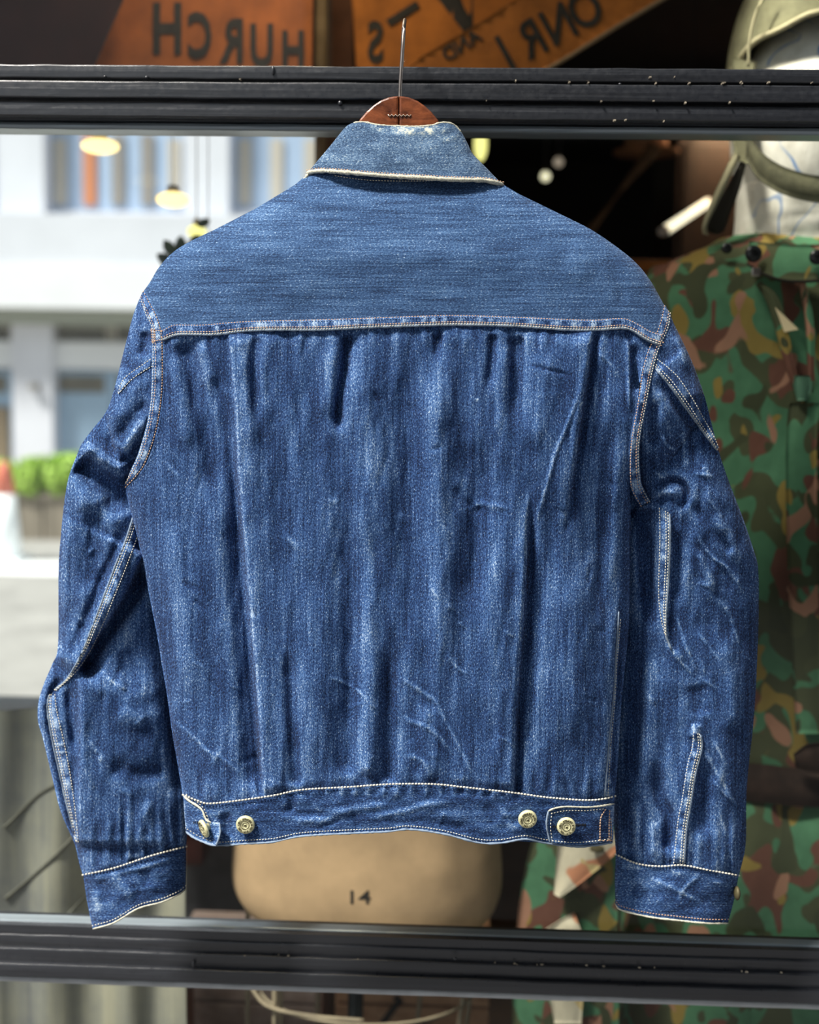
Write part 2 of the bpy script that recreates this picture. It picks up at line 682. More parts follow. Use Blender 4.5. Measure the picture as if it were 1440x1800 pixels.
# silhouettes measured off the hanging jacket (row -> column)
TL = [(300, 545), (310, 535), (330, 512), (348, 480), (372, 440), (393, 400), (425, 333), (447, 300), (472, 278), (494, 265), (511, 253), (528, 244),
      (558, 233), (600, 221), (644, 210), (697, 197), (730, 186), (800, 203), (850, 217), (870, 221), (920, 235), (960, 245), (1010, 255), (1060, 265),
      (1110, 275), (1170, 285), (1230, 295), (1290, 303), (1330, 310), (1370, 317), (1400, 321), (1490, 327)]
TR = [(300, 860), (315, 875), (325, 886), (350, 930), (385, 1005), (405, 1045), (442, 1095), (467, 1123), (494, 1144), (522, 1160), (550, 1177),
      (569, 1185), (608, 1204), (644, 1220), (694, 1238), (740, 1228), (800, 1185), (850, 1140), (900, 1113), (950, 1109), (1100, 1106), (1250, 1092),
      (1350, 1086), (1400, 1081), (1490, 1078)]
TA = [(300, .022), (325, .026), (350, .036), (450, .058), (600, .064), (900, .062), (1200, .058), (1490, .052)]
Y0T = -.030


def torso_base(px, py):
    L, R = tab(TL, py), tab(TR, py)
    return Y0T - tab(TA, py) * prof((px - L) / (R - L))


SLL = [(511, 250), (528, 244), (558, 233), (600, 222), (644, 211), (697, 197), (728, 184), (754, 163), (780, 144), (798, 136), (838, 121), (884, 113),
       (942, 107), (1000, 103), (1133, 102), (1167, 92), (1200, 78), (1233, 68), (1267, 67), (1300, 76), (1367, 92), (1427, 107), (1480, 130), (1530, 142),
       (1583, 153), (1640, 163)]
SLR = [(511, 252), (530, 245), (557, 257), (577, 266), (605, 267), (700, 266), (750, 257), (800, 242), (840, 226), (900, 246), (1000, 272), (1100, 292), (1200, 310),
       (1300, 326), (1400, 333), (1490, 328), (1640, 326)]
SRL = [(535, 1168), (554, 1179), (582, 1172), (605, 1162), (662, 1147), (712, 1137), (762, 1127), (800, 1124), (845, 1127), (877, 1138), (900, 1112), (950, 1098), (1100, 1090),
       (1250, 1076), (1350, 1074), (1500, 1082), (1640, 1082)]
SRR = [(535, 1170), (554, 1179), (569, 1185), (608, 1204), (644, 1220), (694, 1238), (740, 1250), (797, 1265), (850, 1283), (913, 1307), (967, 1325), (1000, 1333),
       (1067, 1334), (1167, 1331), (1267, 1325), (1383, 1313), (1483, 1311), (1517, 1305), (1553, 1296), (1590, 1288), (1640, 1279)]


def sleeve_base(px, py, tl, tr, y0):
    L, R = tab(tl, py), tab(tr, py)
    w = sstep(700, 900, py)
    own = tab(y0, py) - tab([(500, .02), (800, .034), (1100, .038), (1640, .036)], py) * prof((px - L) / np.maximum(R - L, 1), 2.2)
    return torso_base(px, py) * (1 - w) + own * w


Y0S = [(700, -.030), (900, -.008), (1100, .012), (1640, .018)]


def f_(*a, **k):
    return Fold(*a, **k)


G, S = 'g', 's'
PLEAT_L = [(401, 584), (405, 620), (412, 700), (420, 830), (431, 960), (441, 1080), (450, 1180), (457, 1290), (463, 1394)]
PLEAT_R1 = [(1042, 582), (1034, 650), (1025, 708), (1009, 824), (998, 900), (985, 960)]
PLEAT_R2 = [(936, 840), (927, 916), (927, 960), (924, 1018), (919, 1106), (913, 1179), (908, 1252), (905, 1339), (904, 1392)]
body_folds = [
    f_(S, PLEAT_L, 3.2, 5.0, 70, 1, (0, 0), .35),
    f_(G, [(388, 600), (392, 720), (404, 850), (416, 1000), (430, 1150), (440, 1300), (452, 1394)], 17, -5.0, fade=(.3, .05)),
    f_(G, [(398, 700), (412, 850), (424, 1000), (436, 1130), (448, 1280), (458, 1394)], 6, -3.0, fade=(.25, .0)),
    f_(S, PLEAT_R1, 3.0, 5.5, 70, -1, (0, .35), .35),
    f_(S, PLEAT_R2, 3.0, 5.5, 70, -1, (.25, 0), .3),
    f_(G, [(945, 940), (940, 1100), (927, 1250), (920, 1380)], 15, -3.0, fade=(.3, .3)),
    f_(G, [(1049, 584), (1041, 650), (1032, 708), (1016, 824), (1004, 900)], 7, -4.0, fade=(.0, .3)),
    f_(G, [(938, 870), (934, 960), (931, 1018), (926, 1106), (920, 1179), (914, 1252), (911, 1339), (910, 1392)], 7, -4.2, fade=(.2, .0)),
    f_(G, [(1060, 620), (1048, 720), (1034, 830)], 14, -2.2),
    f_(G, [(1028, 665), (1000, 740), (977, 797), (959, 863), (945, 910), (935, 943)], 4, 1.5, wear=.45),
    f_(G, [(612, 580), (608, 640), (598, 700), (594, 765)], 9, -6.0, fade=(.1, .2)),
    f_(G, [(585, 600), (580, 660), (575, 740)], 14, 2.4),
    f_(G, [(640, 590), (640, 700), (652, 850), (648, 1000)], 34, 4.0),
    f_(G, [(455, 585), (446, 650), (452, 760)], 11, -3.2, fade=(.1, .4)),
    f_(G, [(428, 600), (436, 700), (445, 800)], 12, 2.0),
    f_(G, [(318, 590), (345, 680), (368, 780), (378, 920)], 19, -4.6, fade=(.1, .3)),
    f_(G, [(304, 610), (318, 680), (330, 800)], 14, 2.6),
    f_(G, [(352, 600), (375, 680)], 9, 2.4),
    f_(G, [(300, 900), (320, 1050), (345, 1250)], 30, 3.6),
    f_(G, [(270, 960), (290, 1100), (310, 1250)], 16, -2.0),
    f_(G, [(600, 820), (616, 950), (618, 1100), (612, 1370)], 20, -4.4, fade=(.3, .05)),
    f_(G, [(650, 960), (652, 1100), (648, 1250), (645, 1370)], 20, 4.0, fade=(.3, .05)),
    f_(G, [(508, 1140), (512, 1220), (516, 1300), (522, 1385)], 12, -3.6, fade=(.2, .05)),
    f_(G, [(545, 1000), (550, 1200), (560, 1370)], 26, 2.6),
    f_(G, [(480, 700), (500, 900), (495, 1080)], 26, -2.0),
    f_(G, [(690, 1090), (686, 1250), (684, 1380)], 14, -3.0, fade=(.4, .05)),
    f_(G, [(778, 590), (770, 760), (776, 950), (779, 1120), (790, 1260)], 26, 5.2, fade=(.2, .3)),
    f_(G, [(722, 590), (718, 750), (722, 950), (728, 1150)], 22, -3.0),
    f_(G, [(826, 760), (842, 850), (838, 960), (832, 1080)], 26, -4.0),
    f_(G, [(868, 585), (864, 640), (856, 700)], 8, -3.0, fade=(.1, .4)),
    f_(G, [(908, 585), (910, 650), (903, 760)], 13, -4.2, fade=(.1, .4)),
    f_(G, [(885, 600), (882, 680), (880, 780)], 12, 2.2),
    f_(G, [(960, 600), (955, 700), (935, 800)], 26, 2.4),
    f_(G, [(770, 586), (768, 640)], 7, -2.2, fade=(.1, .5)),
    f_(G, [(860, 950), (870, 1100), (868, 1300)], 26, 2.6),
    f_(G, [(740, 1230), (760, 1300), (770, 1380)], 16, 2.2),
    f_(G, [(1010, 980), (1005, 1120), (1000, 1330)], 36, 4.2),
    f_(G, [(1092, 760), (1086, 900), (1075, 1050)], 14, 2.4),
    f_(G, [(1068, 700), (1064, 900), (1056, 1100)], 16, -2.6),
    f_(G, [(1091, 581), (1104, 610), (1106, 692), (1108, 731)], 4, 1.8, wear=.4),
    f_(G, [(1115, 600), (1118, 700)], 8, -4),
    f_(G, [(1046, 617), (1072, 638), (1091, 668)], 3.2, 1.0, wear=.5),
    f_(G, [(924, 586), (926, 612), (930, 625)], 3, 1.0, wear=.5),
    f_(S, [(1090, 1030), (1082, 1120), (1078, 1200), (1070, 1300), (1064, 1400)], 3, 3.5, 40, -1, (.3, 0), .2),
    f_(G, [(1090, 1120), (1082, 1260), (1074, 1400)], 6, -4),
    f_(G, [(571, 1187), (609, 1202), (635, 1219), (653, 1240), (679, 1251)], 3.0, .9, wear=.5),
    f_(G, [(402, 1176), (425, 1214)], 3.0, .9, wear=.4),
    f_(G, [(402, 1204), (428, 1214)], 2.5, .6, wear=.4),
    f_(G, [(300, 1263), (345, 1300), (390, 1348)], 3.0, .8, wear=.16),
    f_(G, [(344, 1310), (400, 1340), (438, 1376)], 3.0, .8, wear=.16),
    f_(G, [(754, 1027), (773, 1056)], 3, .9, wear=.5),
    f_(G, [(805, 1093), (818, 1103)], 3, .9, wear=.5),
    f_(G, [(787, 1150), (805, 1175), (825, 1187)], 3.4, 1.0, wear=.35),
    f_(G, [(760, 1222), (796, 1290), (825, 1348), (838, 1376)], 3.0, 1.0, wear=.2),
    f_(G, [(700, 1190), (740, 1215), (775, 1240)], 4, 1.0, wear=.25),
    f_(G, [(700, 1260), (760, 1285), (800, 1330)], 4.5, 1.2, wear=.25),
    f_(G, [(885, 1108), (905, 1120)], 3, .8, wear=.4),
    f_(G, [(870, 1290), (895, 1305), (904, 1315)], 3, .8, wear=.3),
    f_(G, [(712, 1325), (745, 1340), (760, 1375)], 5, 1.2, wear=.2),
    f_(G, [(832, 702), (847, 704)], 3.5, .4, wear=1.1),
    f_(G, [(820, 900), (850, 885), (875, 900)], 6, 1.3, wear=.1),
    f_(G, [(800, 850), (815, 880), (850, 905)], 8, -1.6),
    f_(G, [(927, 640), (965, 650), (1010, 662)], 3.0, -1.0),
]
rb = random.Random(3)
for k in range(46):                                    # gathers above the waistband seam and below the yoke seam
    x = 335 + k * 16.5 + rb.uniform(-5, 5)
    body_folds.append(f_(G, [(x + rb.uniform(-6, 6), 1400 - rb.uniform(30, 62)), (x, 1400)], rb.uniform(4, 7), rb.choice((-1, 1)) * rb.uniform(.6, 1.4), fade=(.6, 0)))
    x = 300 + k * 18 + rb.uniform(-6, 6)
    body_folds.append(f_(G, [(x, 572), (x + rb.uniform(-5, 5), 600 + rb.uniform(10, 55))], rb.uniform(4, 8), rb.choice((-1, 1)) * rb.uniform(.5, 1.2), fade=(0, .7)))
for k in range(70):                                    # small creases anywhere on the back
    x, y, a = rb.uniform(250, 1080), rb.uniform(640, 1360), rb.gauss(.6, .5)
    l = rb.uniform(18, 55)
    body_folds.append(f_(G, [(x, y), (x + l * math.cos(a), y + l * math.sin(a))], rb.uniform(2.5, 6), rb.uniform(-1.1, 1.1), fade=(.4, .4), wear=rb.uniform(0, .25)))

SEAM_L1 = [(236, 903), (221, 950), (203, 995), (184, 1045), (164, 1098), (142, 1152), (118, 1193), (96, 1212)]      # left edge of the seam strip
SEAM_L1R = [(250, 925), (238, 960), (222, 1003), (203, 1050), (183, 1098), (160, 1145), (135, 1180), (100, 1213)]
SEAM_L2 = [(86, 1222), (84, 1250), (92, 1300), (103, 1350), (114, 1400), (124, 1440), (133, 1478)]
SEAM_L2R = [(98, 1222), (102, 1250), (114, 1300), (124, 1350), (131, 1400), (135, 1440), (138, 1480)]
left_folds = [
    f_(G, [(140, 778), (168, 798), (200, 820), (226, 836)], 13, 7.5, fade=(.2, .2), wear=.1),
    f_(G, [(138, 806), (166, 840), (196, 866), (216, 915)], 24, -12.5, fade=(.12, .3)),
    f_(G, [(160, 880), (170, 960), (160, 1050)], 26, -4.5),
    f_(G, [(118, 880), (112, 980), (112, 1090)], 12, 2.5),
    f_(G, [(262, 640), (230, 690), (195, 745), (160, 790)], 15, 2.0),
    f_(G, [(262, 700), (235, 735), (205, 780)], 11, -2.4),
    f_(G, [(255, 735), (230, 770), (215, 800)], 8, 1.9, wear=.25),
    f_(G, [(250, 770), (232, 800), (205, 815)], 6, -2.0),
    f_(G, [(222, 640), (205, 690)], 12, 2.0),
    f_(G, [(258, 580), (250, 630)], 9, -3),
    f_(G, [(210, 838), (230, 826)], 3, 1.2, wear=.5),
    f_(S, [(256, 968), (236, 1010), (208, 1062), (180, 1108), (152, 1152), (128, 1190)], 5, 9.0, 60, -1, (.05, .1)),
    f_(G, [(262, 985), (240, 1040), (204, 1092), (170, 1142), (146, 1200)], 15, -13.0, fade=(.1, .15)),
    f_(G, [(226, 905), (208, 955), (180, 1020), (150, 1090), (118, 1170)], 9, -3.5),
    f_(G, [(108, 1120), (88, 1175), (78, 1225)], 9, 3.0),
    f_(G, [(110, 1190), (92, 1215), (82, 1240)], 7, -4.0),
    f_(G, SEAM_L2, 6, -5.5, fade=(.1, .05)),
    f_(S, [(143, 1165), (140, 1230), (140, 1310), (137, 1400), (136, 1492)], 4, 7.0, 110, 1, (.15, .05)),
    f_(G, [(120, 1200), (126, 1260), (134, 1330)], 9, -4.0),
    f_(G, [(183, 1186), (205, 1204), (230, 1214)], 3.2, 1.1, wear=.65),
    f_(G, [(157, 1298), (166, 1316), (182, 1328)], 3.2, 1.1, wear=.5),
    f_(G, [(147, 1330), (152, 1360), (168, 1392)], 5, 1.4, wear=.4),
    f_(G, [(237, 1276), (247, 1268), (255, 1256)], 3.2, 1.0, wear=.4),
    f_(G, [(200, 1250), (240, 1262), (290, 1255)], 18, 2.2),
    f_(G, [(190, 1340), (240, 1360), (300, 1350)], 16, -2.4),
    f_(G, [(215, 1130), (225, 1180), (235, 1230)], 16, -2.0),
    f_(G, [(300, 1180), (310, 1300), (318, 1420)], 14, -4.0),
    f_(G, [(262, 1400), (258, 1450), (262, 1500)], 8, 2.0),
]
for k in range(24):
    x = 150 + k * 7.6 + rb.uniform(-3, 3)
    y1 = 1530 - (x - 147) * .27
    left_folds.append(f_(G, [(x + rb.uniform(-8, 8), y1 - rb.uniform(50, 140)), (x + rb.uniform(-3, 3), y1)], rb.uniform(4, 6.5), rb.choice((-1, 1)) * rb.uniform(.8, 1.8), fade=(.6, 0), wear=rb.uniform(0, .2)))
for k in range(40):
    y = rb.uniform(700, 1450)
    x = rb.uniform(tab(SLL, y) + 15, tab(SLR, y) - 10)
    a = rb.gauss(1.1, .7)
    l = rb.uniform(15, 50)
    left_folds.append(f_(G, [(x, y), (x + l * math.cos(a), y + l * math.sin(a))], rb.uniform(3, 6), rb.uniform(-1.2, 1.2), fade=(.4, .4), wear=rb.uniform(0, .3)))

E_L = [(1153, 648), (1166, 664), (1180, 681), (1207, 718), (1232, 753), (1247, 773), (1260, 791)]
E_R = [(1157, 630), (1177, 645), (1195, 662), (1220, 700), (1240, 737), (1255, 764), (1264, 786)]
F_L = [(1157, 893), (1158, 930), (1157, 985), (1156, 1040), (1160, 1080), (1168, 1112)]
F_R = [(1177, 903), (1178, 940), (1177, 990), (1174, 1040), (1171, 1080), (1171, 1116)]
G_L = [(1218, 1288), (1214, 1318), (1207, 1343), (1197, 1407), (1190, 1443), (1182, 1516)]
G_R = [(1232, 1292), (1234, 1315), (1223, 1360), (1215, 1410), (1207, 1460), (1203, 1520)]
right_folds = [
    f_(S, E_L, 4, 3.5, 60, 1, (.05, .05), .2),
    f_(G, [(1150, 662), (1172, 690), (1198, 725), (1228, 768)], 9, -3.0),
    f_(G, [(1186, 585), (1200, 620), (1210, 650)], 6, 2.0, wear=.3),
    f_(G, [(1150, 700), (1146, 740), (1150, 790)], 10, -4.0),
    f_(G, [(1150, 862), (1172, 846), (1196, 848), (1207, 866), (1203, 886), (1190, 892)], 6, -4.5, fade=(.2, .2)),
    f_(G, [(1146, 876), (1162, 868), (1182, 866), (1188, 880)], 7, 3.0, wear=.2),
    f_(G, [(1168, 888), (1162, 876), (1170, 868)], 5, -2.6),
    f_(G, [(1128, 890), (1134, 960), (1140, 1040), (1150, 1110)], 17, -9.0, fade=(.05, .3)),
    f_(S, [(1179, 905), (1180, 980), (1176, 1060), (1174, 1125), (1186, 1160)], 3.5, 3.0, 40, -1, (.1, .3), .25),
    f_(G, [(1190, 930), (1190, 1000), (1186, 1070)], 10, -2.5),
    f_(G, [(1173, 1095), (1176, 1125), (1190, 1155), (1223, 1190)], 3.4, 1.6, wear=.5),
    f_(G, [(1120, 1130), (1115, 1250), (1112, 1400)], 16, -4.0),
    f_(G, [(1145, 1150), (1140, 1280), (1125, 1420)], 18, 3.0),
    f_(G, [(1200, 755), (1205, 790), (1206, 830)], 6, 1.6, wear=.3),
    f_(G, [(1163, 765), (1175, 785), (1190, 790)], 3.4, 1.2, wear=.45),
    f_(G, [(1223, 930), (1238, 962), (1258, 984), (1276, 996), (1293, 1020), (1307, 1034)], 4.0, 1.6, wear=.55),
    f_(G, [(1260, 1046), (1274, 1066), (1287, 1090), (1297, 1123), (1303, 1148)], 3.8, 1.4, wear=.55),
    f_(G, [(1187, 1072), (1195, 1100), (1203, 1127), (1226, 1186)], 3.6, 1.2, wear=.5),
    f_(G, [(1225, 1108), (1248, 1138), (1272, 1168)], 3.4, 1.1, wear=.5),
    f_(G, [(1226, 960), (1240, 1000), (1260, 1045)], 7, 2.0, wear=.2),
    f_(G, [(1250, 900), (1285, 955), (1300, 1000)], 11, 2.4, wear=.1),
    f_(G, [(1270, 930), (1275, 955), (1290, 970)], 8, -2.2),
    f_(G, [(1215, 880), (1250, 930)], 9, -1.8),
    f_(G, [(1155, 1335), (1160, 1400), (1178, 1440), (1176, 1500)], 13, -5.5, fade=(.3, .1)),
    f_(G, [(1250, 1330), (1240, 1400), (1232, 1480)], 13, -3.8),
    f_(S, [(1236, 1300), (1224, 1360), (1216, 1410), (1208, 1460), (1204, 1520)], 3.5, 2.6, 34, -1, (.2, .05), .2),
    f_(G, [(1225, 1270), (1222, 1300)], 8, 2.5, wear=.6),
    f_(G, [(1240, 1318), (1262, 1362), (1297, 1420)], 3.8, 1.6, wear=.55),
    f_(G, [(1250, 1366), (1270, 1392), (1297, 1414)], 3.4, 1.2, wear=.4),
    f_(G, [(1254, 1300), (1272, 1335), (1282, 1356)], 3.4, 1.2, wear=.45),
    f_(G, [(1250, 1400), (1270, 1440), (1280, 1480)], 5, 1.4, wear=.3),
    f_(G, [(1118, 1400), (1122, 1450), (1118, 1500)], 9, 2.4, wear=.1),
    f_(G, [(1148, 1440), (1150, 1480), (1146, 1512)], 7, 2.2, wear=.15),
    f_(G, [(1270, 1110), (1290, 1200), (1285, 1300)], 24, 3.0),
    f_(G, [(1225, 1200), (1235, 1260)], 18, -2.2),
]
for k in range(26):
    x = 1092 + k * 8 + rb.uniform(-3, 3)
    y1 = 1503 + (x - 1082) * .16
    right_folds.append(f_(G, [(x + rb.uniform(-8, 8), y1 - rb.uniform(50, 130)), (x + rb.uniform(-3, 3), y1)], rb.uniform(4, 6.5), rb.choice((-1, 1)) * rb.uniform(.7, 1.7), fade=(.6, 0), wear=rb.uniform(0, .2)))
for k in range(60):
    y = rb.uniform(680, 1450)
    x = rb.uniform(tab(SRL, y) + 15, tab(SRR, y) - 15)
    a = rb.gauss(1.05, .35)
    l = rb.uniform(18, 60)
    right_folds.append(f_(G, [(x, y), (x + l * math.cos(a), y + l * math.sin(a))], rb.uniform(2.6, 5), rb.uniform(-.9, 1.3), fade=(.4, .4), wear=rb.uniform(0, .35)))

yoke_folds = [
    f_(G, [(1070, 430), (1090, 500), (1098, 552)], 14, -1.6),
    f_(G, [(400, 430), (370, 500), (345, 565)], 30, -1.6),
    f_(G, [(560, 350), (540, 450), (560, 540)], 40, 1.6),
    f_(G, [(880, 380), (900, 470), (880, 545)], 40, -1.6),
    f_(G, [(700, 380), (710, 470)], 50, 1.2),
    f_(G, [(1010, 420), (1030, 500)], 22, 1.4),
    f_(G, [(430, 385), (480, 372), (520, 360)], 5, .8, wear=.1),
    f_(G, [(655, 508), (690, 500)], 3, .4, wear=.15),
]
for k in range(26):
    x, y = rb.uniform(330, 1080), rb.uniform(400, 530)
    l = rb.uniform(20, 90)
    yoke_folds.append(f_(G, [(x, y), (x + l, y + rb.uniform(-6, 6))], rb.uniform(3, 8), rb.uniform(-.6, .6), fade=(.4, .4)))
cuffl_folds = [f_(G, [(195, 1530), (215, 1560), (240, 1585)], 9, 2.0, wear=.2), f_(G, [(175, 1545), (190, 1590)], 10, -2.0), f_(G, [(250, 1525), (262, 1560)], 9, -1.8),
               f_(G, [(160, 1545), (240, 1528), (320, 1505)], 5, 1.0, wear=.35), f_(G, [(168, 1560), (172, 1610)], 7, 1.0, wear=.3)]
cuffr_folds = [f_(G, [(1135, 1540), (1180, 1560), (1240, 1590)], 5, 1.2, wear=.55), f_(G, [(1190, 1590), (1205, 1560), (1235, 1535)], 5, 1.0, wear=.4),
               f_(G, [(1180, 1532), (1200, 1534)], 5, .6, wear=.7), f_(G, [(1110, 1560), (1140, 1580)], 9, -1.6), f_(G, [(1250, 1550), (1285, 1556)], 4, .8, wear=.3),
               f_(G, [(1090, 1520), (1130, 1525)], 6, .8, wear=.3)]
band_folds = [f_(G, [(500, 1445), (560, 1440), (640, 1420), (700, 1415)], 7, 1.6, wear=.1), f_(G, [(640, 1440), (700, 1430), (760, 1412), (800, 1410)], 6, 1.4, wear=.15),
              f_(G, [(700, 1450), (760, 1446), (850, 1462)], 8, -1.6), f_(G, [(510, 1390), (515, 1430)], 8, -2.4), f_(G, [(480, 1420), (540, 1432), (600, 1438)], 7, -1.4),
              f_(G, [(850, 1415), (880, 1440)], 10, -1.2), f_(G, [(395, 1425), (402, 1475)], 10, -4), f_(G, [(860, 1400), (890, 1402)], 5, 1)]
for k in range(34):
    x = 540 + k * 12.2 + rb.uniform(-2, 2)
    band_folds.append(f_(G, [(x, 1378), (x + rb.uniform(-4, 4), 1404)], 4.2, (1 if k % 2 else -1) * rb.uniform(.5, 1.1), fade=(0, .4), wear=(.42 if k % 2 else 0)))
for k in range(20):
    x = rb.uniform(340, 1060)
    band_folds.append(f_(G, [(x, rb.uniform(1410, 1460)), (x + rb.uniform(15, 50), rb.uniform(1412, 1470))], rb.uniform(3, 6), rb.uniform(-1, 1), wear=rb.uniform(0, .2)))


def tune(folds, big, small):
    for f in folds:
        if f.kind == 's' or abs(f.a) >= .002:
            f.a *= big
        else:
            f.a *= small
        if f.kind == 'g' and f.wear >= .3 and f.w <= 5:
            f.w *= .72
            f.wear *= .62


tune(body_folds, 1.7, 1.35)
tune(left_folds, 1.9, 1.4)
tune(right_folds, 1.8, 1.4)
tune(yoke_folds, 1.3, 1.3)
tune(cuffl_folds, 1.4, 1.3)
tune(cuffr_folds, 1.4, 1.3)
tune(band_folds, 1.4, 1.5)


class Panel:
    """a garment panel: base depth + folds, evaluated anywhere on it"""

    def __init__(s, base, folds, off=0.0, nz=(.0011, 26, 60), seed=1, damp=None):
        s.damp = damp
        s.base, s.folds, s.off, s.nz, s.seed = base, folds, off, nz, seed

    def height(s, px, py, parts=False):
        H = np.zeros(px.shape)
        Wr = np.zeros(px.shape)
        for f in s.folds:
            f.eval(px, py, H, Wr)
        a, lx, ly = s.nz
        if s.damp:
            H *= s.damp(px, py)
        Hs = H.copy()
        H += a * 2 * fbm(px / lx, py / ly, s.seed, 3)
        return (H, Wr, Hs) if parts else (H, Wr)

    def surf(s, px, py):
        px, py = np.asarray(px, float), np.asarray(py, float)
        return s.base(px, py) - s.height(px, py)[0] - s.off


def blur(H, r):
    K = np.ones(2 * r + 1) / (2 * r + 1)
    P = np.pad(H, r, mode='edge')
    P = np.apply_along_axis(lambda a: np.convolve(a, K, 'valid'), 0, P)
    return np.apply_along_axis(lambda a: np.convolve(a, K, 'valid'), 1, P)


PXM = 1580.0


def grid_faces(nv, nu, base=0, flip=False):
    i = np.arange(nv - 1)[:, None] * nu + np.arange(nu - 1)[None]
    q = np.stack([i, i + nu, i + nu + 1, i + 1], axis=-1).reshape(-1, 4) + base
    return q[:, ::-1] if flip else q


def panel_mesh(name, pan, T, B, L, R, step, mt, parent, back=.05, rot=False, ridge=1.0, hem=0.0):
    nu = max(8, int(max(np.ptp(np.array(T)[:, 0]), np.ptp(np.array(B)[:, 0])) / step))
    nv = max(6, int(max(np.ptp(np.array(L)[:, 1]), np.ptp(np.array(R)[:, 1])) / step))
    P = coons(T, B, L, R, nu, nv)
    px, py = P[..., 0], P[..., 1]
    H, Wr, Hs = pan.height(px, py, True)
    b0 = pan.base(px, py) - pan.off
    u = np.linspace(0, 1, nu)[None]
    rim = np.minimum(1, np.minimum(u, 1 - u) * nu / 5.0)
    Y = b0 - H * (.35 + .65 * rim)
    V = at(px, py, Y)
    Wr = Wr * np.clip(.75 + 2.2 * vnoise(px / 6, py / 6, 77), .1, 1.4)
    Wr = Wr + np.clip((Hs - blur(Hs, 6)) / .0013, -.3, .5) * .42 * ridge
    uvw = np.stack([py, px] if rot else [px, py], -1) / PXM
    nb = 14
    ub = np.linspace(0, 1, nb)[None]
    idx = np.linspace(0, nu - 1, nb)
    pxb = np.stack([np.interp(idx, np.arange(nu), r) for r in px])
    pyb = np.stack([np.interp(idx, np.arange(nu), r) for r in py])
    Yb = Y[:, :1] * (1 - ub) + Y[:, -1:] * ub + back * np.sin(np.pi * ub) ** .7
    VB = at(pxb, pyb, Yb)
    n0 = nu * nv
    F = [grid_faces(nv, nu), grid_faces(nv, nb, n0, True)]
    # sew the two halves together along both sides
    a = np.arange(nv - 1)
    F.append(np.stack([a * nu, n0 + a * nb, n0 + (a + 1) * nb, (a + 1) * nu], -1))
    F.append(np.stack([a * nu + nu - 1, (a + 1) * nu + nu - 1, n0 + (a + 1) * nb + nb - 1, n0 + a * nb + nb - 1], -1))
    Vall = np.vstack([V.reshape(-1, 3), VB.reshape(-1, 3)])
    uvall = np.vstack([uvw.reshape(-1, 2), np.stack([pxb, pyb], -1).reshape(-1, 2) / PXM])
    wall = np.concatenate([Wr.ravel(), np.zeros(nb * nv)])
    return build(name, Vall, np.vstack(F), mt, parent, uvall, {'wear': wall})


def strip(name, pan, A, B_, mt, parent, lift=.0012, nw=7, step=3.0, wear=(0.0, .6), edge=(0, 0), rot=0, pucker=.0004, freq=.11, seed=0, kind=None):
    """a sewn strip lying on a panel between the curves A and B_"""
    ln = np.linalg.norm(np.diff(np.array(A, float), axis=0), axis=1).sum()
    n = max(6, int(ln / step))
    a, b_ = cr(A, n), cr(B_, n)
    w = np.linspace(0, 1, nw)[None, :, None]
    P = a[:, None] * (1 - w) + b_[:, None] * w
    px, py = P[..., 0], P[..., 1]
    s = np.arange(n)[:, None] * (ln / n)
    cross = np.sin(np.pi * np.clip(w[..., 0], 0, 1)) ** .45
    pk = vnoise(s * freq + 0 * px, px * 0 + 3.3, seed) * 2
    Y = pan.surf(px, py) - lift * cross - pucker * pk * cross
    Y[:, 0] += .0012
    Y[:, -1] += .0012
    V = at(px, py, Y)
    Wr = wear[0] + wear[1] * np.clip(pk * 1.4 + .1, -.6, 1) * np.sin(np.pi * w[..., 0])
    Wr = Wr + edge[0] * np.exp(-(w[..., 0] / .16) ** 2) + edge[1] * np.exp(-((1 - w[..., 0]) / .16) ** 2)
    uv = np.stack([px, py], -1) / PXM
    if rot:
        uv = np.stack([px * .7 + py * .7, py * .7 - px * .7], -1) / PXM
    return build(name, V.reshape(-1, 3), grid_faces(n, nw), mt, parent, uv.reshape(-1, 2), {'wear': Wr.ravel()}, kind=kind)


def stitches(pan, pts, lift, pitch=5.0, ln=3.6, wd=1.5, mb=None, th=.0006):
    """thread: one short rounded stitch after another, laid on the cloth"""
    L = np.linalg.norm(np.diff(np.array(pts, float), axis=0), axis=1).sum()
    n = max(3, int(L / pitch))
    c = cr(pts, n)
    t = np.gradient(c, axis=0)
    t /= np.linalg.norm(t, axis=1)[:, None] + 1e-9
    nrm = np.stack([-t[:, 1], t[:, 0]], 1)
    y0 = pan.surf(c[:, 0], c[:, 1]) - lift
    for i in range(n):
        ring = []
        for (al, ac, hh) in ((-.5, 0, 0), (-.3, -.5, .0), (-.3, .5, .0), (.3, -.5, 0), (.3, .5, 0), (.5, 0, 0), (-.25, 0, 1), (.25, 0, 1)):
            q = c[i] + t[i] * al * ln + nrm[i] * ac * wd
            ring.append(at(q[0], q[1], y0[i] - hh * th))
        mb.add(ring, [[0, 1, 6], [0, 6, 2], [1, 3, 7, 6], [2, 6, 7, 4], [3, 5, 7], [5, 4, 7]])


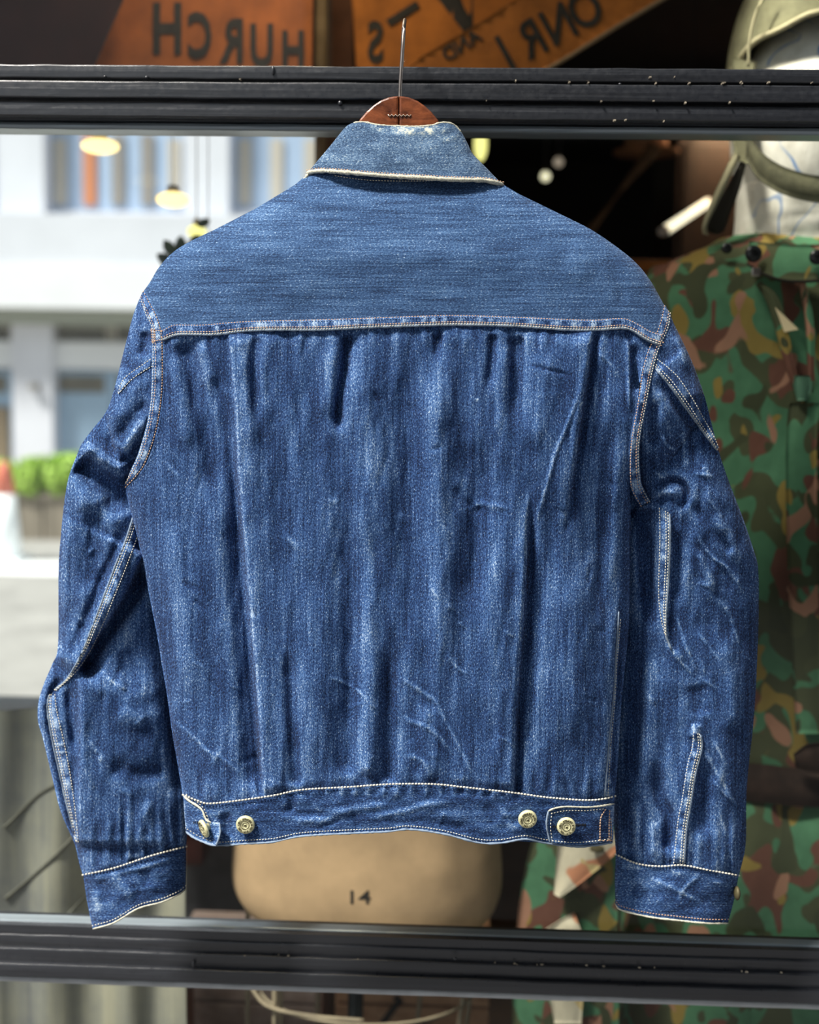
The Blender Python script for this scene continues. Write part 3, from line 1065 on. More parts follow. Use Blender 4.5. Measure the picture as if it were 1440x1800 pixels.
# ------------------------------------------------------------------ the denim jacket
jk = thing('denim_jacket', 'faded indigo denim jacket seen from behind, hung on a wooden hanger before the window', 'jacket', (-.05, 0, 1.2))
ARM_LI = [(253, 511), (263, 530), (275, 553), (284, 580), (287, 610), (287, 675), (282, 725), (272, 772), (255, 817), (240, 838), (221, 857)]
ARM_LO = [(246, 528), (257, 557), (266, 577), (267, 605), (266, 675), (262, 720), (257, 750), (242, 800), (232, 822), (222, 846)]
ARM_RI = [(1167, 537), (1160, 567), (1150, 592), (1140, 612), (1132, 637), (1127, 662), (1120, 712), (1111, 762), (1107, 800), (1107, 845), (1112, 866), (1125, 890)]
ARM_RO = [(1180, 553), (1178, 570), (1172, 588), (1162, 607), (1155, 630), (1147, 662), (1137, 712), (1127, 762), (1124, 800), (1127, 845), (1134, 863), (1144, 880)]
YS_UP = [(284, 581), (297, 573), (310, 570), (355, 570), (397, 566), (455, 563), (540, 561), (640, 558), (720, 555), (800, 553), (900, 556), (1000, 560), (1050, 561), (1092, 558),
         (1115, 565), (1135, 577), (1152, 584), (1163, 587)]
YS_LO = [(285, 598), (300, 592), (315, 588), (345, 588), (380, 588), (430, 582), (477, 580), (560, 580), (640, 576), (720, 573), (800, 571), (900, 573), (1000, 580), (1050, 580), (1094, 577),
         (1112, 581), (1130, 593), (1145, 601), (1158, 606)]
WB_T = [(322, 1396), (345, 1405), (367, 1411), (417, 1406), (480, 1397), (530, 1387), (613, 1382), (687, 1377), (763, 1377), (813, 1382), (903, 1392), (960, 1400), (1027, 1405), (1060, 1403), (1081, 1398)]
WB_B = [(327, 1462), (350, 1476), (380, 1486), (433, 1483), (480, 1480), (530, 1470), (613, 1465), (680, 1462), (720, 1458), (780, 1466), (840, 1481), (880, 1482), (923, 1475), (960, 1482),
        (1010, 1488), (1045, 1486), (1077, 1481)]
P_YOKE = Panel(torso_base, yoke_folds, .0012, (.0009, 60, 60), 5)
YSX, WBX = np.array(YS_LO, float), np.array(WB_T, float)
P_BODY = Panel(torso_base, body_folds, 0, (.0013, 22, 80), 9, lambda x, y: (.12 + .88 * sstep(-4, 26, y - np.interp(x, YSX[:, 0], YSX[:, 1]))) * (.3 + .7 * sstep(-2, 16, np.interp(x, WBX[:, 0], WBX[:, 1]) - y)))
P_BAND = Panel(torso_base, band_folds, .0022, (.0012, 40, 16), 13)
P_SL = Panel(lambda x, y: sleeve_base(x, y, SLL, SLR, Y0S), left_folds, 0, (.0016, 24, 60), 21)
P_SR = Panel(lambda x, y: sleeve_base(x, y, SRL, SRR, Y0S), right_folds, 0, (.0016, 26, 60), 27)
P_CL = Panel(P_SL.base, cuffl_folds, .0028, (.0014, 40, 24), 31)
P_CR = Panel(P_SR.base, cuffr_folds, .0028, (.0014, 40, 24), 37)

# back body: right up under the yoke band, down to the waistband seam
bodyT = [(285, 588)] + [(x, y - 8) for x, y in YS_LO[1:-1]] + [(1152, 594)]
bodyL = [(285, 588), (287, 610), (287, 675), (282, 725), (272, 772), (255, 817), (240, 838), (222, 858)] + [(tab(TL, y), y) for y in (900, 950, 1010, 1060, 1110, 1170, 1230, 1290, 1350)] + [(322, 1402)]
bodyR = [(1152, 594), (1140, 612), (1132, 637), (1127, 662), (1120, 712), (1111, 762), (1107, 800), (1107, 850), (1109, 900)] + [(tab(TR, y), y) for y in (950, 1020, 1100, 1180, 1250, 1310, 1360)] + [(1080, 1404)]
bodyB = [(x, y + 5) for x, y in WB_T]
bodyB[0], bodyB[-1] = (322, 1402), (1080, 1404)
bp = panel_mesh('back_panel', P_BODY, bodyT, bodyB, bodyL, bodyR, 2.7, M_BODY, jk)
yT = [(253, 511), (265, 494), (278, 472), (300, 447), (333, 425), (400, 393), (440, 372), (480, 349), (512, 330), (535, 311), (560, 296), (640, 290), (760, 290), (850, 300), (884, 325), (930, 350), (1003, 385),
      (1045, 407), (1095, 442), (1123, 467), (1144, 494), (1160, 522), (1168, 537)]
yB = [(285, 596)] + [(x, y - 2) for x, y in YS_LO[1:-1]] + [(1154, 604)]
yk = panel_mesh('yoke', P_YOKE, yT, yB, [(253, 511), (263, 530), (275, 553), (284, 580), (285, 596)], [(1168, 537), (1161, 567), (1158, 590), (1154, 604)], 3.4, M_YOKE, jk, rot=True, ridge=.4)
yk['label'] = 'paler shoulder yoke with cross-grain streaks'
wb = panel_mesh('waistband', P_BAND, WB_T, WB_B, [WB_T[0], (324, 1430), WB_B[0]], [WB_T[-1], (1079, 1440), WB_B[-1]], 3.0, M_BODY, jk, rot=True)
# sleeves and cuffs
slL = [(251, 513)] + [(x, y) for y, x in SLL[1:-4]] + [(131, 1483), (140, 1520), (147, 1540)]
slR = [(253, 514), (258, 540), (270, 570), (274, 605), (273, 700), (265, 750), (248, 800), (230, 842), (243, 900), (262, 960), (282, 1050), (300, 1150), (318, 1250), (331, 1350), (333, 1420), (327, 1490)]
slB = [(147, 1540), (200, 1527), (267, 1505), (327, 1490)]
sl = panel_mesh('sleeve', P_SL, [(251, 513), (252, 513.5), (253, 514)], slB, slL, slR, 2.7, M_BODY, jk, back=.035)
srL = [(1168, 536), (1172, 560), (1166, 588), (1156, 610), (1141, 662), (1130, 712), (1114, 762), (1102, 800), (1094, 850), (1092, 900), (1092, 950), (1092, 1030), (1088, 1120), (1078, 1250), (1075, 1350), (1078, 1430), (1083, 1503)]
srR = [(1170, 537)] + [(x, y) for y, x in SRR[1:-3]]
srR[-1] = (1299, 1540)
srB = [(1083, 1503), (1120, 1518), (1160, 1523), (1200, 1522), (1243, 1530), (1299, 1540)]
sr = panel_mesh('sleeve', P_SR, [(1168, 536), (1169, 536.5), (1170, 537)], srB, srL, srR, 2.7, M_BODY, jk, back=.035)
clB = [(163, 1633), (200, 1622), (243, 1597), (283, 1586), (313, 1573), (326, 1563)]
clT = [(146, 1536), (200, 1524), (267, 1502), (327, 1486)]
cl = panel_mesh('cuff', P_CL, clT, clB, [clT[0], (153, 1583), clB[0]], [clT[-1], (327, 1525), clB[-1]], 2.7, M_BODY, jk, back=.035, rot=True)
crB = [(1082, 1589), (1093, 1600), (1143, 1612), (1193, 1618), (1243, 1623), (1280, 1623)]
crT = [(1083, 1500), (1120, 1516), (1160, 1521), (1200, 1519), (1243, 1527), (1299, 1537)]
cf = panel_mesh('cuff', P_CR, crT, crB, [crT[0], (1081, 1545), crB[0]], [crT[-1], (1291, 1580), crB[-1]], 2.7, M_BODY, jk, back=.035, rot=True)

# collar, folded down over the yoke
CLL = [(210, 624), (222, 607), (257, 580), (280, 558), (303, 541), (330, 528)]
CLR = [(210, 780), (218, 800), (234, 813), (270, 831), (297, 857), (325, 884), (340, 892)]


def collar_base(px, py):
    L, R = tab(CLL, py), tab(CLR, py)
    return Y0T - (.014 + .026 * np.clip((py - 212) / 105, 0, 1.1)) * prof((px - L) / (R - L), 2.2)


col_folds = [f_(G, [(700, 228), (760, 232), (800, 226)], 7, 1.2, wear=.3), f_(G, [(765, 236), (782, 246), (812, 235)], 4, 1.0, wear=.4), f_(G, [(640, 250), (720, 262), (790, 260)], 18, 1.4, wear=.12),
             f_(G, [(630, 219), (690, 227), (750, 228), (790, 219)], 9, .6, wear=.62), f_(G, [(690, 283), (728, 279)], 6, .5, wear=.3), f_(G, [(830, 280), (850, 300)], 7, 1.0)]
P_COL = Panel(collar_base, col_folds, 0, (.0012, 50, 30), 41)
coT = [(622, 215), (640, 214), (665, 219), (700, 221), (730, 222), (757, 220), (777, 215), (797, 218), (812, 233)]
coB = [(540, 305), (556, 302), (580, 302), (640, 307), (690, 311), (747, 314), (800, 317), (847, 318), (866, 321), (885, 326)]
co = panel_mesh('collar', P_COL, coT, coB, [coT[0], (607, 224), (580, 257), (558, 283), coB[0]], [coT[-1], (822, 252), (831, 270), (857, 297), coB[-1]], 2.5, M_COLLAR, jk, back=.052, rot=True, ridge=.6)
co['label'] = 'folded collar worn pale along its edges'


def bead(pan, pts, r, lift, mt, name, parent, n=8, step=4.0, lump=.25, seed=0):
    """a worn raised edge (turned cloth) along a curve"""
    L = np.linalg.norm(np.diff(np.array(pts, float), axis=0), axis=1).sum()
    c = cr(pts, max(8, int(L / step)))
    y = pan.surf(c[:, 0], c[:, 1]) - lift
    P = at(c[:, 0], c[:, 1], y)
    rg = random.Random(seed)
    rad = [r * (1 + rg.uniform(-lump, lump)) for _ in P]
    rad[0] = rad[-1] = r * .5
    mb = MB().tube([tuple(p) for p in P], rad, n)
    return build(name, mb.v, mb.f, mt, parent)


bead(P_COL, [(x, y - 1) for x, y in coB], .0022, .0008, M_EDGE, 'collar_edge', co, lump=.2, seed=1)['label'] = 'pale frayed collar edge'
bead(P_COL, [(542, 307), (535, 316), (531, 322)], .002, .001, M_EDGE, 'collar_edge', co, seed=2)
bead(P_CL, clB, .0010, 0, M_EDGE, 'cuff_edge', cl, seed=3)['label'] = 'pale frayed cuff edge'
bead(P_CR, crB, .0011, 0, M_EDGE, 'cuff_edge', cf, seed=4)['label'] = 'pale frayed cuff edge'
M_HEM = denim_mat('worn_hem', (.03, .06, .12), (.14, .21, .32), (.44, .50, .54), (.75, .76, .70), 1.6, .3, .5, .1)
bead(P_BAND, WB_B, .0011, 0, M_HEM, 'hem_edge', wb, seed=5, lump=.35)
bead(P_COL, [(622, 216), (640, 215), (665, 220), (700, 222), (730, 223), (757, 221), (777, 216), (797, 219), (811, 233)], .0012, -.001, M_EDGE, 'collar_edge', co, seed=8)

# sewn strips
strip('yoke_seam', P_YOKE, YS_UP, YS_LO, M_BODY, jk, .0016, 8, wear=(.25, .5), edge=(.1, .3), seed=3, pucker=.0007)
bead(P_YOKE, YS_LO, .0012, .0012, M_HEM, 'seam_edge', jk, seed=12, lump=.3)
strip('armhole_seam', P_BODY, ARM_LO, ARM_LI, M_BODY, jk, .0022, 8, wear=(.20, .5), edge=(.25, .1), seed=5, pucker=.0008)
strip('armhole_seam', P_BODY, ARM_RI, ARM_RO, M_BODY, jk, .0024, 8, wear=(.20, .5), edge=(.1, .3), seed=6, pucker=.0008)
strip('sleeve_seam', P_SL, [(264, 632), (245, 645), (228, 657), (215, 670), (208, 690)], [(267, 646), (250, 656), (233, 668), (219, 682), (209, 693)], M_BODY, jk, .0018, 7, wear=(.20, .5), edge=(.1, .4), seed=7)
strip('sleeve_seam', P_SL, SEAM_L1, SEAM_L1R, M_BODY, jk, .0028, 8, wear=(.20, .5), edge=(.7, 0), seed=8, pucker=.0006)
strip('sleeve_seam', P_SL, SEAM_L2, SEAM_L2R, M_BODY, jk, .0026, 8, wear=(.20, .5), edge=(.7, .1), seed=9, pucker=.0009, freq=.16)
strip('sleeve_seam', P_SR, E_L, E_R, M_BODY, jk, .0020, 8, wear=(.20, .5), edge=(.55, .1), seed=10, pucker=.0007)
strip('sleeve_seam', P_SR, F_L, F_R, M_BODY, jk, .0022, 8, wear=(.20, .5), edge=(.1, .75), seed=11, pucker=.0006)
strip('sleeve_seam', P_SR, G_L, G_R, M_BODY, jk, .0020, 8, wear=(.20, .5), edge=(.1, .5), seed=12, pucker=.0008)
strip('side_seam', P_BODY, [(1088, 1080), (1083, 1150), (1079, 1220), (1071, 1300), (1063, 1400)], [(1094, 1080), (1088, 1150), (1084, 1220), (1078, 1300), (1075, 1400)], M_BODY, jk, .0016, 6, wear=(.20, .5), edge=(.6, 0), seed=14)

bead(P_SL, offs(SEAM_L1, 0) if False else SEAM_L1, .0012, .0022, M_HEM, 'seam_edge', jk, seed=61)
bead(P_SL, SEAM_L2, .0012, .0022, M_HEM, 'seam_edge', jk, seed=62)
bead(P_SR, E_L, .0012, .0016, M_HEM, 'seam_edge', jk, seed=63)
bead(P_SR, F_R + [(1174, 1126), (1180, 1142)], .0012, .0016, M_HEM, 'seam_edge', jk, seed=64)
bead(P_SR, G_R, .0010, .0014, M_HEM, 'seam_edge', jk, seed=65)
bead(P_BODY, [(1088, 1075), (1083, 1150), (1079, 1220), (1071, 1300), (1063, 1400)], .0010, .0012, M_HEM, 'seam_edge', jk, seed=66)
# thread
mc, mo = MB(), MB()


def offs(pts, d):
    p = cr(pts, 40)
    t = np.gradient(p, axis=0)
    t /= np.linalg.norm(t, axis=1)[:, None] + 1e-9
    return p + np.stack([-t[:, 1], t[:, 0]], 1) * d


def mixc(A, B_, w):
    return cr(A, 40) * (1 - w) + cr(B_, 40) * w


stitches(P_YOKE, mixc(YS_UP, YS_LO, .10), .0021, mb=mo)
stitches(P_YOKE, mixc(YS_UP, YS_LO, .72), .0024, mb=mo)
stitches(P_YOKE, mixc(YS_UP, YS_LO, .90), .0022, mb=mc, pitch=5, ln=4)
for A, B_, pan in ((ARM_LI, ARM_LO, P_BODY), (ARM_RI, ARM_RO, P_BODY)):
    stitches(pan, mixc(A, B_, .10), .0024, mb=mo)
    stitches(pan, mixc(A, B_, .68), .0030, mb=mo)
    stitches(pan, mixc(A, B_, .88), .0026, mb=mc)
for A, B_, pan in ((SEAM_L1, SEAM_L1R, P_SL), (SEAM_L2, SEAM_L2R, P_SL), (E_L, E_R, P_SR), (F_R, F_L, P_SR), (G_R, G_L, P_SR)):
    stitches(pan, mixc(A, B_, .13), .0029, mb=mc)
    stitches(pan, mixc(A, B_, .34), .0033, mb=mc)
    stitches(pan, mixc(A, B_, .88), .0030, mb=mc)
stitches(P_SL, [(264, 632), (245, 645), (228, 657), (215, 670), (208, 690)], .0014, mb=mc)
stitches(P_SL, [(267, 644), (250, 654), (233, 666), (219, 680), (209, 691)], .0022, mb=mc)
stitches(P_BAND, [(x, y + 1.5) for x, y in WB_T], .0022, pitch=5.6, ln=5.2, wd=3.2, mb=mc, th=.0011)
stitches(P_BAND, [(x, y - 6) for x, y in WB_B], .0006, mb=mc)
stitches(P_CL, [(x, y + 2) for x, y in clT], .0012, pitch=5.4, ln=5.0, wd=3.0, mb=mc, th=.001)
stitches(P_CL, [(x, y - 6) for x, y in clB], .0006, mb=mc)
stitches(P_CR, [(x, y + 2) for x, y in crT], .0012, pitch=5.4, ln=5.0, wd=3.0, mb=mc, th=.001)
stitches(P_CR, [(x, y - 7) for x, y in crB], .0006, mb=mo)
stitches(P_COL, [(x, y - 6) for x, y in coB], .0010, mb=mo, pitch=5, ln=3.6)
stitches(P_BODY, [(1091, 1090), (1085, 1160), (1081, 1230), (1074, 1310), (1069, 1398)], .0022, mb=mc)
stitches(P_YOKE, [(590, 309), (640, 316), (690, 318), (740, 318), (770, 317)], .0006, mb=mc)
# bar tacks where yoke and armhole seams meet
for pts in ([(266, 579), (268, 602)], [(271, 580), (271, 601)], [(266, 581), (284, 581)], [(268, 600), (285, 597)], [(1147, 602), (1162, 607)], [(1150, 597), (1166, 602)]):
    stitches(P_BODY, pts, .0030, pitch=3.4, ln=3.6, wd=1.8, mb=mo)

# cinch tabs with buttons
P_TAB = Panel(lambda x, y: torso_base(x, y) - .0040 - .0035 * np.clip((1000 - x) / 40, 0, 1), band_folds[:4], 0, (.0008, 40, 30), 51)
tabs = []


def tab_mesh(T, B_, L, R, pan):
    nu, nv = 44, 26
    P = coons(T, B_, L, R, nu, nv)
    px, py = P[..., 0], P[..., 1]
    Y = pan.surf(px, py)
    V0 = at(px, py, Y)
    V1 = V0 + np.array([0, .0022, 0])
    F = [grid_faces(nv, nu), grid_faces(nv, nu, nu * nv, True)]
    N = nu * nv
    edge = [i for i in range(nu)] + [r * nu + nu - 1 for r in range(1, nv)] + [(nv - 1) * nu + i for i in range(nu - 2, -1, -1)] + [r * nu for r in range(nv - 2, 0, -1)]
    F.append(np.array([[edge[i], edge[(i + 1) % len(edge)], edge[(i + 1) % len(edge)] + N, edge[i] + N] for i in range(len(edge))]))
    wr = np.clip(1 - np.minimum(np.minimum(py - py.min(0), py.max(0) - py) / 7, np.minimum(np.arange(nu), np.arange(nu)[::-1])[None] / 4), 0, 1) * .6 + vnoise(px / 14, py / 9, 4) * .5
    return build('cinch_tab', np.vstack([V0.reshape(-1, 3), V1.reshape(-1, 3)]), np.vstack(F), M_BODY, jk,
                 np.tile(np.stack([py, px], -1).reshape(-1, 2) / PXM, (2, 1)), {'wear': np.tile(wr.ravel(), 2)})


tR_T = [(964, 1426), (975, 1421), (995, 1418), (1030, 1419), (1055, 1417), (1080, 1413)]
tR_B = [(967, 1482), (985, 1484), (1010, 1486), (1040, 1484), (1078, 1478)]
tr_ = tab_mesh(tR_T, tR_B, [tR_T[0], (961, 1450), tR_B[0]], [tR_T[-1], (1079, 1445), tR_B[-1]], P_TAB)
tr_['label'] = 'buttoned right cinch tab'
P_TABL = Panel(lambda x, y: torso_base(x, y) - .0045 - .012 * np.clip((y - 1425) / 60, 0, 1) * np.clip((x - 335) / 50, 0, 1), [], 0, (.0008, 40, 30), 52)
tL_T = [(323, 1399), (333, 1408), (346, 1416), (356, 1425), (362, 1440), (371, 1446), (386, 1447)]
tL_B = [(327, 1462), (340, 1472), (355, 1479), (368, 1484), (380, 1487)]
tl_ = tab_mesh(tL_T, tL_B, [tL_T[0], (324, 1430), tL_B[0]], [tL_T[-1], (386, 1465), tL_B[-1]], P_TABL)
tl_['label'] = 'curled left cinch tab'
bead(P_TABL, tL_T[:6], .0012, .0006, M_EDGE, 'tab_edge', tl_, seed=21)
bead(P_TABL, [(386, 1447), (387, 1465), (380, 1487)], .0011, .0004, M_HEM, 'tab_edge', tl_, seed=22)
bead(P_TABL, tL_B, .0012, .0004, M_HEM, 'tab_edge', tl_, seed=24)
bead(P_TAB, tR_T, .0010, .0006, M_EDGE, 'tab_edge', tr_, seed=23)
bead(P_TAB, [tR_T[0], (961, 1450), tR_B[0]], .0010, .0005, M_HEM, 'tab_edge', tr_, seed=25)
stitches(P_TAB, [(970, 1430), (995, 1425), (1030, 1425), (1060, 1422)], .0006, mb=mc)
stitches(P_TAB, [(970, 1430), (968, 1455), (971, 1478)], .0006, mb=mc)
stitches(P_TAB, [(972, 1478), (1010, 1481), (1050, 1478), (1074, 1474)], .0006, mb=mc)
for pts in ([(1064, 1424), (1056, 1440), (1055, 1477)], [(1072, 1426), (1071, 1450), (1071, 1476)], [(1054, 1477), (1064, 1478), (1075, 1477)], [(1074, 1440), (1075, 1465), (1073, 1477)]):
    stitches(P_TAB, pts, .0008, pitch=4.4, ln=4.4, wd=2.0, mb=mo, th=.0009)
stitches(P_TABL, [(328, 1397), (348, 1411), (360, 1424), (366, 1440)], .0006, mb=mc)
stitches(P_TABL, [(330, 1458), (350, 1470), (370, 1478)], .0006, mb=mc)
build('stitching', mc.v, mc.f, M_THREAD, jk, kind='stuff')['label'] = 'cream stitching'
build('stitching', mo.v, mo.f, M_COPPER, jk, kind='stuff')['label'] = 'copper stitching'


def button(px, py, Y, tilt=(0, 0), r=.0100, seed=0):
    """turned brass tack button with a ring of stamped letters"""
    c = at(px, py, Y)
    pr = [(0.0, .0050), (.12, .0049), (.16, .0044), (.26, .0044), (.30, .0050), (.40, .0050), (.43, .0045), (.46, .0045), (.49, .0050), (.88, .0046), (.97, .0036), (1.0, .0022), (.96, .0008), (.4, 0), (.38, -.004), (0, -.004)]
    n = 36
    v, f = [], []
    rot = Matrix.Rotation(tilt[0], 3, 'Z') @ Matrix.Rotation(tilt[1], 3, 'X')

    def put(x, h, z):
        p = rot @ Vector((x, -h, z))
        return (c[0] + p.x, c[1] + p.y, c[2] + p.z)
    for (q, h) in pr:
        for k in range(n):
            a = 2 * math.pi * k / n
            v.append(put(max(q, .004) * r * math.cos(a), h, max(q, .004) * r * math.sin(a)))
    for i in range(len(pr) - 1):
        for k in range(n):
            f.append([i * n + k, i * n + (k + 1) % n, (i + 1) * n + (k + 1) % n, (i + 1) * n + k])
    b = build('button', v, f, M_BRASS, jk)
    ring = MB()
    for ch_i, ch in enumerate('LEVI STRAUSS & CO. S.F. CAL.'):
        if ch == ' ':
            continue
        tv, tf = LET[ch]
        a = math.pi * .95 - 2 * math.pi * ch_i / 28.5 + seed
        d = .685 * r
        vv = []
        for (x, y, z) in tv:
            xx, yy = x * r * .30, y * r * .30
            ca, sa = math.cos(a - math.pi / 2), math.sin(a - math.pi / 2)
            vv.append(put(d * math.cos(a) + xx * ca - yy * sa, .0049 + z * .0004, d * math.sin(a) + xx * sa + yy * ca))
        ring.add(vv, tf)
    for (r0, r1) in ((.42, .47), (.0, .12)):
        vv, ff = [], []
        for k in range(24):
            a = 2 * math.pi * k / 24
            vv += [put(r0 * r * math.cos(a), .00525, r0 * r * math.sin(a)), put(r1 * r * math.cos(a), .00525, r1 * r * math.sin(a))]
        ff = [[2 * k, 2 * k + 1, (2 * k + 3) % 48, (2 * k + 2) % 48] for k in range(24)]
        ring.add(vv, ff)
    build('lettering', ring.v, ring.f, M_BRASSD, b, smooth=False)
    return b


LET = {ch: text_geo(ch, 1.0, .02, .5) for ch in set('LEVISTRAUSS&CO.SFCAL')}
button(432, 1448, P_BAND.surf(432, 1448) - .0025, (.05, .05), .0103)
button(362, 1455, P_TABL.surf(362, 1455) - .003, (-.95, .25), .0103, 1.0)
button(927, 1438, P_BAND.surf(927, 1438) - .0025, (.12, .1), .0103, .6)
button(995, 1451, P_TAB.surf(995, 1451) - .001, (.08, .05), .0103, .2)
for (px, py, w) in ((1020, 1450, 9), (978, 1453, 6), (346, 1446, 5)):
    hm = MB()
    stitches(P_TAB if px > 500 else P_TABL, [(px - w, py), (px + w, py)], .0003, pitch=2.2, ln=2, wd=5, mb=hm, th=.0004)
    build('buttonhole', hm.v, hm.f, M_RUBBER, jk, kind='stuff')
# cuff button seen edge-on at the right cuff
cb = at(1296, 1570, -.002)
MB().ball(cb, .0035, .008, .008, 12, 8).build('cuff_button', M_BRASSD, jk, smooth=True)

# ------------------------------------------------------------------ hanger
hg = thing('wooden_hanger', 'dark reddish wooden coat hanger holding the denim jacket, wire hook up', 'hanger', tuple(at(702, 215, -.012)))
for sgn in (-1, 1):
    ctr = 702
    dome = [(0, 172), (8, 172.5), (18, 174.5), (32, 180), (44, 188), (56, 199), (68, 213), (80, 240), (96, 300), (150, 352), (240, 402), (320, 446), (356, 470), (362, 482), (352, 492), (336, 490), (270, 462), (180, 420),
            (100, 378), (40, 352), (0, 346)]
    pl = []
    for dx, y in dome:
        sc_ = 1.0 if dx < 90 else 1.0
        p = at(ctr + sgn * (dx * sc_ + .5), y + (0 if sgn < 0 else .012 * dx), -.012)
        pl.append((p[0], p[2]))
    if sgn < 0:
        pl = pl[::-1]
    bm = bmesh.new()
    vs_ = [bm.verts.new((x, -.021, z)) for x, z in pl]
    fc = bm.faces.new(vs_)
    ex = bmesh.ops.extrude_face_region(bm, geom=[fc])
    bmesh.ops.translate(bm, verts=[g for g in ex['geom'] if isinstance(g, bmesh.types.BMVert)], vec=(0, .016, 0))
    bmesh.ops.recalc_face_normals(bm, faces=bm.faces[:])
    rim_e = [e for e in bm.edges if abs(e.verts[0].co.y - e.verts[1].co.y) < 1e-6 and not all(abs(v.co.x - (pl[0][0] if sgn > 0 else pl[-1][0])) < 1e-4 for v in e.verts)]
    bmesh.ops.bevel(bm, geom=rim_e, offset=.0022, segments=2, affect='EDGES', profile=.5)
    bm.verts.index_update()
    build('hanger_arm', [v.co[:] for v in bm.verts], [[v.index for v in f.verts] for f in bm.faces], M_HANGER, hg, smooth=False)
    bm.free()
# corrugated joint fastener
zz = MB()
pts = [at(682 + i * 3.4, 203 + (1.6 if i % 2 else -1.6) + i * .02, -.0215) for i in range(13)]
zz.tube([tuple(p) for p in pts], .00055, 6)
build('fastener', zz.v, zz.f, mat('bright_steel', (.62, .52, .42), .35, metal=.7, var=.2), hg)
# hook: up, then over towards the window, its tip on the rail
b0 = at(703, 176, -.013)
hp = [tuple(b0), tuple(at(704.5, 140, -.013)), tuple(at(707, 100, -.013)), tuple(at(709, 70, -.012))]
h3 = [tuple(at(px_, py_, y_)) for px_, py_, y_ in ((710.5, 46, -.006), (711.5, 37, .014), (711.5, 36, .045), (710, 44, .075), (708.5, 66, .096), (707.5, 92, .104))]
h3.append((float(at(707, 113, .105)[0]), .105, zrow(115, .105) + .002))
P3 = cr(np.array(hp + h3), 60)
hk = MB().tube([tuple(p) for p in P3], .0021, 10)
build('hook', hk.v, hk.f, M_STEEL, hg)

# ------------------------------------------------------------------ the street seen through the shop's side window
M_ASPH = mat('pale_asphalt', (.30, .29, .275), .9, var=.2, scale=(3, 3, 3), detail=8, bmp=.3)
ground = structure(MB().box((-60, -30, -.30), (60, 90, 0)).build('ground', M_ASPH))
structure(MB().box((-30, -12, 0), (30, .14, .012)).build('dimming_slab', mat('dark_dimming_slab', (.085, .085, .09), .8, var=.25, scale=(3, 3, 3), bmp=.3)))  # unseen dark slab before the shop, added so the rails reflect less light
YB = 18.0
M_WHITE = mat('white_render', (.74, .745, .77), .8, var=.04, scale=(1, 1, 1))
M_PILLAR = mat('pale_pillar_render', (.63, .645, .70), .8, var=.05, scale=(1, 1, 1))
M_LILAC = mat('pale_grey_render', (.66, .66, .72), .8, var=.05, scale=(1, 1, 1))
M_FRAMEB = mat('blue_grey_window_frame', (.34, .44, .60), .6, var=.06, scale=(1, 1, 1))
M_GLASSB = mat('sky_blue_pane', (.30, .42, .56), .15, var=.12, scale=(1, 1, 1))
M_DARKB = mat('dark_brown_pane', (.13, .115, .085), .3, var=.3, scale=(1, 1, 1))  # dark brown tone of the street window panes
M_CURT = mat('beige_curtain', (.46, .42, .36), .9, var=.1)
M_CURTO = mat('orange_curtain', (.52, .20, .09), .9, var=.1)
M_CURTD = mat('grey_brown_curtain', (.25, .23, .21), .9, var=.1)
M_GREENG = mat('grey_green_shade', (.32, .33, .27), .9, var=.1)
bd = thing('office_building', 'white building with blue-grey windows across the street, seen through the side window', 'building', tuple(at(260, 860, YB + 2)))


def pbox(mb, x0, y0, x1, y1, Yf, Yb):
    a, b_ = at(x0, (y0 + y1) / 2, Yf), at(x1, (y0 + y1) / 2, Yf)
    zt, zb = at((x0 + x1) / 2, y0, Yf)[2], at((x0 + x1) / 2, y1, Yf)[2]
    mb.box((a[0], Yf, zb), (b_[0], Yb, zt))
    return mb


def ppart(name, m, x0, y0, x1, y1, Yf, Yb, parent):
    return pbox(MB(), x0, y0, x1, y1, Yf, Yb).build(name, m, parent)


ppart('wall', M_LILAC, -400, -900, 1100, 548, YB + .45, YB + 6, bd)
ppart('wall', M_LILAC, -400, 548, 1100, 880, YB + .6, YB + 6, bd)
ppart('parapet', M_PILLAR, -400, 378, 1100, 470, YB - .44, YB + .46, bd)
ppart('balcony_band', M_WHITE, -400, 470, 1100, 545, YB - .5, YB + .46, bd)
ppart('underside_shade', M_GREENG, -400, 545, 1100, 572, YB - .3, YB + .6, bd)  # shadow line under the balcony, put into the strip's grey-green colour
for x0, x1 in ((-420, -320), (-10, 72), (322, 402), (640, 720)):
    ppart('pillar', M_PILLAR, x0, -400, x1, 378, YB, YB + .5, bd)
for x0, x1 in ((-420, -320), (22, 92), (300, 372), (640, 720)):
    ppart('pillar', M_LILAC, x0, 560, x1, 868, YB + .1, YB + .65, bd)
ppart('lintel', M_WHITE, -400, 604, 1100, 652, YB + .25, YB + .62, bd)
for wx0, wx1, curt in ((82, 322, ((105, M_CURT), (157, M_CURTO), (207, M_CURTD), (259, M_CURTD), (306, M_CURT))), (402, 640, ((430, M_CURT), (486, M_CURT), (545, M_CURT), (600, M_CURTD))), (-320, -12, ((-290, M_CURT), (-200, M_CURT), (-110, M_CURTD)))):
    fr = ppart('window', M_FRAMEB, wx0, 195, wx1, 376, YB + .36, YB + .5, bd)
    for cx, cm in curt:
        ppart('curtain', cm, cx - 11, 236 if cm != M_CURT else 244, cx + 11, 360, YB + .31, YB + .36, fr)
    ppart('sill', M_LILAC, wx0 - 4, 372, wx1 + 4, 379, YB + .28, YB + .5, fr)
